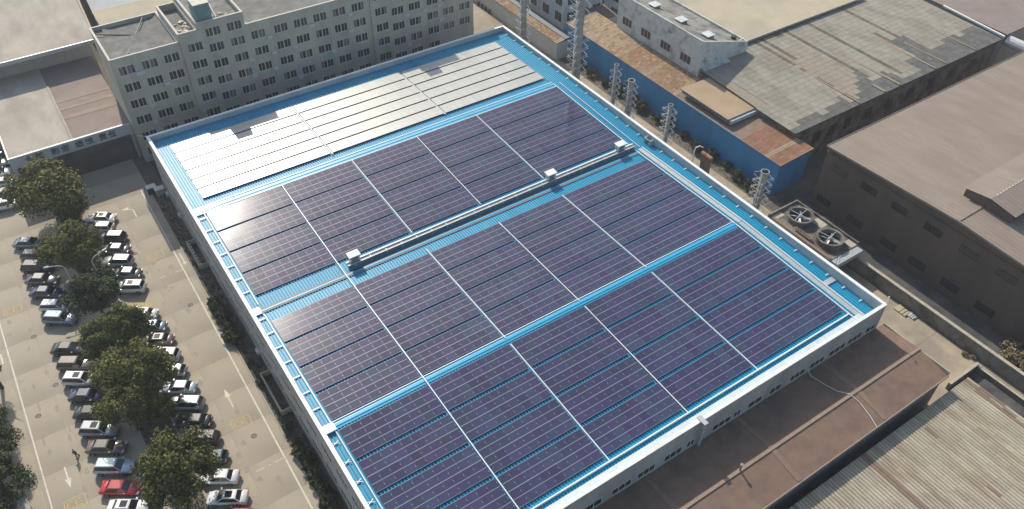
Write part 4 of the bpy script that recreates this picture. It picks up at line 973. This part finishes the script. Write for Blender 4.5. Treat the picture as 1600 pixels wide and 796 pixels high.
# ================================================================== CARS
def car_meshes(kind,paint):
    L,W,belt,hoodz,deckz,roofz={'sedan':(4.7,1.82,.93,.92,1.0,1.45),'suv':(4.6,1.88,1.03,1.06,1.1,1.68),'hatch':(4.1,1.75,.95,.93,1.0,1.5)}[kind]
    P='paint_'+paint; hl=L/2
    if kind=='sedan': st=[(-hl,.72,.62),(-hl+.12,.90,.95),(-hl+.75,.91,deckz),(-.9,.91,.98),(1.0,.91,.95),(1.55,.90,hoodz-.02),(hl-.35,.84,.76),(hl-.06,.74,.62),(hl,.62,.50)]
    elif kind=='suv': st=[(-hl,.80,.70),(-hl+.1,.92,1.05),(-hl+.4,.94,1.12),(-.9,.94,1.08),(1.0,.94,1.05),(1.5,.92,hoodz),(hl-.3,.88,.92),(hl-.05,.80,.74),(hl,.70,.6)]
    else: st=[(-hl,.74,.64),(-hl+.1,.87,.98),(-hl+.4,.88,1.02),(-.8,.88,1.0),(.95,.88,.96),(1.35,.87,hoodz),(hl-.3,.80,.78),(hl-.05,.72,.66),(hl,.6,.52)]
    m=MB(); k=m.mi(P); n=8
    for x,hw,zt_ in st:
        z0=.26 if abs(x)<hl-.1 else .34; zm=z0+(zt_-z0)*.55
        m.v+=[(x,-hw*.9,z0),(x,-hw,zm),(x,-hw*.97,zt_-.10),(x,-hw*.78,zt_),(x,hw*.78,zt_),(x,hw*.97,zt_-.10),(x,hw,zm),(x,hw*.9,z0)]
    for i in range(len(st)-1):
        for j in range(n):
            a=i*n+j;b=i*n+(j+1)%n; m.f.append((a,b,b+n,a+n)); m.m.append(k)
    m.f.append(tuple(range(n-1,-1,-1))); m.m.append(k); e=(len(st)-1)*n; m.f.append(tuple(e+j for j in range(n))); m.m.append(k)
    body=m.mesh('body',True)
    # greenhouse
    if kind=='sedan': b0,b1,t0,t1=-1.75,1.15,-1.15,.35
    elif kind=='suv': b0,b1,t0,t1=-2.15,1.15,-1.85,.40
    else: b0,b1,t0,t1=-1.92,1.2,-1.55,.45
    hb=.80*W/1.82; ht=.60*W/1.82; zb=belt-.03; zt_=roofz-.05
    g=MB(); g.hexa([(b0,-hb,zb),(b1,-hb,zb),(b1,hb,zb),(b0,hb,zb)],[(t0,-ht,zt_),(t1,-ht,zt_),(t1,ht,zt_),(t0,ht,zt_)],'car_glass'); glass=g.mesh('glass')
    r=MB(); e=.03
    r.hexa([(t0-e,-ht-e,zt_-.01),(t1+e,-ht-e,zt_-.01),(t1+e,ht+e,zt_-.01),(t0-e,ht+e,zt_-.01)],[(t0+.12,-ht+.06,roofz),(t1-.15,-ht+.06,roofz),(t1-.15,ht-.06,roofz),(t0+.12,ht-.06,roofz)],P)
    for s in (-1,1):
        for (bx_,tx_) in ((b0,t0),(b1,t1)):
            r.tube((bx_,s*hb,zb),(tx_,s*ht,zt_),.055,P,5)
        r.tube((-.25,s*(hb+.005),zb),(-.3,s*(ht+.01),zt_),.045,'black_metal',5)
        r.tube((b0,s*(hb+.005),zb+.02),(b1,s*(hb+.005),zb+.02),.03,P,5)
    roof=r.mesh('roof')
    w=MB(); w.tube((0,-.11,0),(0,.11,0),.33,'tyre',18); wheel=w.mesh('tyre'); q=MB(); q.tube((0,-.118,0),(0,.118,0),.21,'rim',12); rim=q.mesh('rim')
    h=MB(); h.hexa([(-.16,-.2,-.07),(.05,-.2,-.07),(.12,.14,-.07),(-.16,.2,-.07)],[(-.2,-.2,.07),(0,-.2,.07),(.05,.14,.07),(-.2,.2,.07)],'lamp_clear'); head=h.mesh('headlight')
    tl=MB(); tl.box(-.05,.06,-.2,.2,-.09,.09,'lamp_red'); tail=tl.mesh('taillight')
    mr=MB(); mr.box(-.09,.09,-.11,.11,-.06,.08,P); mir=mr.mesh('mirror')
    sr=MB(); sr.box(-.45,.35,-.42,.42,0,.012,'car_glass'); sun_=sr.mesh('sunroof')
    bp=MB(); bp.box(-.06,.03,-.75,.75,0,.16,'black_metal'); bump=bp.mesh('bumper')
    pl=MB(); pl.box(-.012,.012,-.22,.22,-.06,.06,'annex_white'); plate=pl.mesh('number_plate')
    return dict(body=body,glass=glass,roof=roof,wheel=wheel,rim=rim,head=head,tail=tail,mir=mir,sun=sun_,hl=hl,W=W,roofz=roofz,belt=belt,b1=b1,t0=t0,t1=t1,bump=bump,plate=plate,st=st)
cache={}
def car(x,y,rz_,kind,paint,label,group,sun_=False,roofm=None):
    key=(kind,paint)
    if key not in cache: cache[key]=car_meshes(kind,paint)
    c=cache[key]; t=thing('parked_car',label,'car',(x,y,.012),rz_,group)
    inst('body',c['body'],t); inst('glass',c['glass'],t); inst('roof',c['roof'],t)
    for sx_ in (-.62,.60):
        for sy in (-1,1):
            wv_=inst('wheel',c['wheel'],t,(sx_*c['hl'],sy*(c['W']/2-.10),.33)); inst('rim',c['rim'],wv_)
    for sy in (-1,1):
        inst('headlight',c['head'],t,(c['hl']-.13,sy*.60,.64),(0,0,0) if sy<0 else (0,0,0)); inst('taillight',c['tail'],t,(-c['hl']+.05,sy*.62,.80)); inst('mirror',c['mir'],t,(c['b1']-.35,sy*(c['W']/2+.06),c['belt']+.05))
    inst('bumper',c['bump'],t,(c['hl']-.02,0,.32)); inst('number_plate',c['plate'],t,(-c['hl']-.03,0,.6))
    if sun_: inst('sunroof',c['sun'],t,(-.25 if kind!='suv' else -.3,0,c['roofz']+.001))
    return t
HR=R(146); HL=R(-34)
GR='cars parked in the right column of the car park'; GL='cars parked in the left column of the car park'
Rc=[(1.0,118.7,'sedan','white',1,'white saloon car parked farthest up the right column'),(.3,116.3,'hatch','cream','','cream-roofed hatchback tucked under the island tree beside the first white saloon'),
(1.2,112.9,'suv','black','','black SUV with bright roof reflection, third in the right column'),(.9,109.9,'sedan','grey','','grey saloon, fourth in the right column behind the island tree'),
(.6,106.8,'suv','silver','','silver-white SUV beside the right street lamp head'),(.9,103.6,'sedan','grey','','dark grey saloon beside the hanging red lantern'),
(.6,100.3,'suv','white',1,'white SUV with dark sunroof just above the yellow hatched bay'),(.5,94.0,'sedan','white',1,'white saloon with dark sunroof just below the yellow hatched bay'),
(.8,90.9,'sedan','bluegrey','','dark blue-grey saloon below the white saloon by the yellow hatched bay'),(.9,87.9,'sedan','brown',1,'brown saloon with pale reflecting roof, between dark and white cars'),
(.8,84.7,'suv','white',1,'white SUV with long dark glass roof, right column'),(.9,81.4,'hatch','silver','','silver hatchback half under the big rounded tree'),
(.9,78.1,'sedan','paleblue','','pale blue saloon with only its tail showing from the big tree'),(.9,75.0,'suv','silver','','light silver SUV nose-first under the big tree'),
(.8,71.9,'sedan','black','','black saloon just below the light silver SUV'),(.8,68.8,'suv','black','','black SUV between two black cars in the right column'),
(.9,65.5,'hatch','green','','very dark green hatchback, third from the bottom of the right column'),(.8,62.3,'sedan','white','','white saloon with wide dark windows, above the last white saloon'),
(.7,59.1,'sedan','white',1,'white saloon with small sunroof nearest the bottom of the right column'),(.8,56.2,'hatch','red','','red car whose roof just peeks in at the bottom edge')]
for x_,y_,k_,p_,s_,lb_ in Rc: car(x_,y_,HR+random.uniform(-.03,.03),k_,p_,lb_,GR,bool(s_))
Lc=[(-9.7,118.6,'sedan','bluegrey','','blue-grey saloon, topmost of the left column'),(-9.5,115.1,'hatch','grey','','grey hatchback, second of the left column'),(-9.7,112.1,'suv','black','','black SUV, third of the left column'),
(-9.7,109.0,'sedan','grey','','dark grey saloon above the navy one in the left column'),(-9.7,105.8,'sedan','navy','','navy saloon whose nose reaches the left street lamp'),(-9.3,102.3,'hatch','white','','small white hatchback partly under the dark mid-island tree'),
(-9.2,99.3,'suv','bluegrey','','long dark blue-grey SUV just above the empty shaded bay'),(-9.4,92.8,'sedan','black','','black saloon just below the empty shaded bay'),(-9.3,89.5,'suv','brown','','dark brown SUV, second below the empty shaded bay'),
(-9.3,86.4,'suv','white',1,'white SUV with dark roof on the left column'),(-9.2,83.2,'sedan','navy','','dark blue saloon under the left edge of the big rounded tree'),(-9.3,80.1,'sedan','black','','black saloon below the dark blue one in the left column'),
(-9.3,77.0,'suv','silver',1,'silver SUV with black roof panel in the left column'),(-9.2,73.9,'sedan','brown','','dark brown saloon with tan roof reflection in the left column'),(-9.1,70.5,'suv','paleblue','','pale blue-silver SUV, fully in the sun above the red car'),
(-9.2,67.2,'sedan','red','','red saloon near the bottom of the left column'),(-9.2,64.2,'sedan','white',1,'white car with dark sunroof below the red saloon')]
for x_,y_,k_,p_,s_,lb_ in Lc: car(x_,y_,HL+random.uniform(-.03,.03),k_,p_,lb_,GL,bool(s_))
Fc=[(-10.6,146.9,'sedan','black','top car of the row on the far left edge, black'),(-10.6,143.6,'sedan','silver','silver car second from top of the row on the far left edge'),(-10.7,140.5,'hatch','white','small white car in the middle of the row on the far left edge'),(-10.4,137.2,'sedan','white','white saloon fourth down the row on the far left edge'),(-10.3,133.9,'sedan','grey','grey saloon fifth down the row on the far left edge'),(-10.9,130.6,'suv','white','large white SUV at the near end of the row on the far left edge')]
for x_,y_,k_,p_,lb_ in Fc: car(x_,y_,R(-10),k_,p_,lb_,'cars beside the low entrance building')
# parked scooters far behind near the top-left end of alley
for i in range(4):
    t=thing('scooter',ORDN[i]+' parked dark scooter from the far end of the row by the alley fence','scooter',(92.6,150-1.5*i,.02),R(200+5*i),'scooters at the far end of the alley')
    m=MB(); m.tube((-.6,-.06,.28),(-.6,.06,.28),.27,'tyre',12); m.build('wheel',t); m=MB(); m.tube((.6,-.06,.28),(.6,.06,.28),.27,'tyre',12); m.build('wheel',t)
    m=MB(); m.hexa([(-.7,-.16,.35),(.1,-.14,.3),(.1,.14,.3),(-.7,.16,.35)],[(-.75,-.14,.7),(.05,-.12,.68),(.05,.12,.68),(-.75,.14,.7)],'paint_navy'); m.hexa([(.1,-.2,.25),(.45,-.2,.28),(.45,.2,.28),(.1,.2,.25)],[(.35,-.2,.85),(.5,-.2,.85),(.5,.2,.85),(.35,.2,.85)],'paint_navy'); m.build('body',t)
    m=MB(); m.tube((.42,-.32,1.0),(.42,.32,1.0),.03,'black_metal',6); m.tube((.58,0,.3),(.42,0,1.0),.035,'black_metal',6); m.build('handlebar',t)

# ================================================================== STREET LAMPS
def lamp(x,y,adir,label,h=6.6,sign=False):
    t=thing('street_lamp',label,'street lamp',(x,y,0),0,'street lamps on the parking island')
    m=MB(); m.tube((0,0,0),(0,0,h-.6),.09,'annex_white',10,.07); m.build('pole',t)
    m=MB(); pts=[]
    for i in range(7):
        q=i/6; a=q*math.pi/2; pts.append((adir[0]*1.0*(1-math.cos(a)),adir[1]*1.0*(1-math.cos(a)),h-.6+.75*math.sin(a)))
    pts.append((adir[0]*1.9,adir[1]*1.9,h+.25)); m.poly(pts,.055,'annex_white',8); m.build('arm',t)
    m=MB(); c=pts[-1]; m.tube(c,(c[0]+adir[0]*.6,c[1]+adir[1]*.6,c[2]+.02),.13,'white_metal',10,.09); m.build('lamp_head',t)
    if sign:
        m=MB(); m.hexa([(-.75,-.10,1.5),(.75,-.10,1.5),(.75,.02,1.5),(-.75,.02,1.5)],[(-.75,-.10,2.6),(.75,-.10,2.6),(.75,.02,2.6),(-.75,.02,2.6)],'sign_grey'); m.build('sign_board',t)
lamp(-2.5,102.25,(.95,.3),'street lamp with arm to the right and a grey board low on its pole',6.4,True)
lamp(-6.0,103.2,(-.95,.3),'street lamp with arm to the left beside the dark mid-island tree',6.2)
def lantern(x,y,z,label):
    t=thing('red_lantern',label,'lantern',(x,y,z),0,'red lanterns hanging by the street lamp')
    m=MB(); n=10
    prof=[(.08,-.32),(.26,-.2),(.33,0),(.26,.2),(.08,.32)]
    for a,b in zip(prof,prof[1:]): m.tube((0,0,a[1]),(0,0,b[1]),a[0],'cloth_red',n,b[0],cap=False)
    m.build('shade',t); m=MB(); m.tube((0,0,-.33),(0,0,-.6),.05,'cloth_red',6); m.tube((0,0,.32),(0,0,.55),.02,'black_metal',5); m.build('tassel',t)
lantern(-1.7,102.25,3.6,'red lantern on the right side of the lamp with the grey board'); lantern(-3.4,102.3,3.2,'red lantern on the left side of the lamp with the grey board'); lantern(-5.2,103.0,2.6,'red lantern beside the left-arm lamp')

# ================================================================== HAZE
hm=bpy.data.materials.new('haze'); hm.use_nodes=True; hn=hm.node_tree; hn.nodes.clear()
pv_=hn.nodes.new('ShaderNodeVolumePrincipled'); pv_.inputs['Color'].default_value=(.86,.91,1.0,1); pv_.inputs['Density'].default_value=.0003; pv_.inputs['Anisotropy'].default_value=.25
ho=hn.nodes.new('ShaderNodeOutputMaterial'); hn.links.new(pv_.outputs[0],ho.inputs['Volume']); MATS['haze']=hm
m=MB(); m.box(-305,465,-165,525,-1.02,88,'haze'); tag(m.build('haze'),kind='stuff')
# ================================================================== PERSON
def skinned(name,parent,verts,edges,radii,mt,sub=1):
    me=bpy.data.meshes.new(name); me.from_pydata(verts,edges,[]); o=bpy.data.objects.new(name,me); col.objects.link(o); o.parent=parent
    md=o.modifiers.new('s','SKIN'); md.use_smooth_shade=True
    for i,r in enumerate(radii): me.skin_vertices[0].data[i].radius=(r,r)
    me.skin_vertices[0].data[0].use_root=True
    if sub: s=o.modifiers.new('u','SUBSURF'); s.levels=1; s.render_levels=1
    dg=bpy.context.evaluated_depsgraph_get(); m2=bpy.data.meshes.new_from_object(o.evaluated_get(dg)); o.modifiers.clear(); o.data=m2; m2.name=name
    m2.materials.clear(); m2.materials.append(MATS[mt]); return o
pr=thing('person','person in dark jacket and trousers walking alone across the car park','person',(-12.55,74.9,.012),R(200))
# x forward, y left
V=[(0,0,.95),(0,0,1.15),(0,0,1.38),(.01,0,1.48),(.03,0,1.56),(.03,0,1.66),
 (0,.10,.90),(.12,.10,.50),(.10,.10,.09),(.25,.10,.04),
 (0,-.10,.90),(-.06,-.10,.50),(-.26,-.10,.12),(-.14,-.10,.05),
 (0,.18,1.40),(-.08,.23,1.12),(.08,.22,.88),(.13,.21,.80),
 (0,-.18,1.40),(.06,-.23,1.12),(.22,-.20,.92),(.29,-.19,.86)]
E_=[(0,1),(1,2),(2,3),(3,4),(4,5),(0,6),(6,7),(7,8),(8,9),(0,10),(10,11),(11,12),(12,13),(2,14),(14,15),(15,16),(16,17),(2,18),(18,19),(19,20),(20,21)]
Rd=[.13,.12,.14,.055,.085,.09,.085,.055,.035,.035,.085,.055,.035,.035,.06,.042,.03,.03,.06,.042,.03,.03]
# five fingers on each hand
for hb_,sy in ((17,1),(21,-1)):
    bx_,by_,bz_=V[hb_]
    for q in range(4):
        V.append((bx_+.015+.012*q,by_+sy*.002,bz_-.05)); V.append((bx_+.03+.012*q,by_-sy*.012,bz_-.085-.008*(q in(1,2)))); i_=len(V)-2
        E_+=[(hb_,i_),(i_,i_+1)]; Rd+=[.009,.008]
    V.append((bx_+.05,by_-sy*.03,bz_-.02)); E_.append((hb_,len(V)-1)); Rd.append(.01)
body=skinned('body',pr,V,E_,Rd,'skin')
def sub_(ids,rad,mt,name):
    mp={a:i for i,a in enumerate(ids)}; ed=[(mp[a],mp[b]) for a,b in E_ if a in mp and b in mp]
    return skinned(name,pr,[V[i] for i in ids],ed,rad,mt)
sub_([0,1,2,14,15,16,18,19,20],[.15,.15,.165,.085,.062,.05,.085,.062,.05],'cloth_dark','jacket')
sub_([0,6,7,8,10,11,12],[.145,.10,.075,.06,.10,.075,.06],'cloth_navy','trousers')
skinned('hair',pr,[(.0,0,1.66),(0,0,1.72)],[(0,1)],[.105,.07],'hair')
m=MB(); m.hexa([(.02,.05,0),(.32,.05,0),(.32,.15,0),(.02,.15,0)],[(.03,.06,.1),(.28,.07,.06),(.28,.13,.06),(.03,.14,.1)],'black_metal'); m.build('shoe',pr)
m=MB(); m.hexa([(-.34,-.15,.0),(-.06,-.15,0),(-.06,-.05,0),(-.34,-.05,.0)],[(-.33,-.14,.12),(-.1,-.13,.07),(-.1,-.07,.07),(-.33,-.06,.12)],'black_metal'); m.build('shoe',pr)
m=MB()
for sy in (-.03,.03): m.box(.112,.122,sy-.01,sy+.01,1.655,1.67,'black_metal')
m.hexa([(.11,-.012,1.60),(.135,-.012,1.60),(.135,.012,1.60),(.11,.012,1.60)],[(.11,-.008,1.65),(.116,-.008,1.65),(.116,.008,1.65),(.11,.008,1.65)],'skin'); m.box(.108,.116,-.025,.025,1.565,1.575,'cloth_red'); m.build('face',pr)
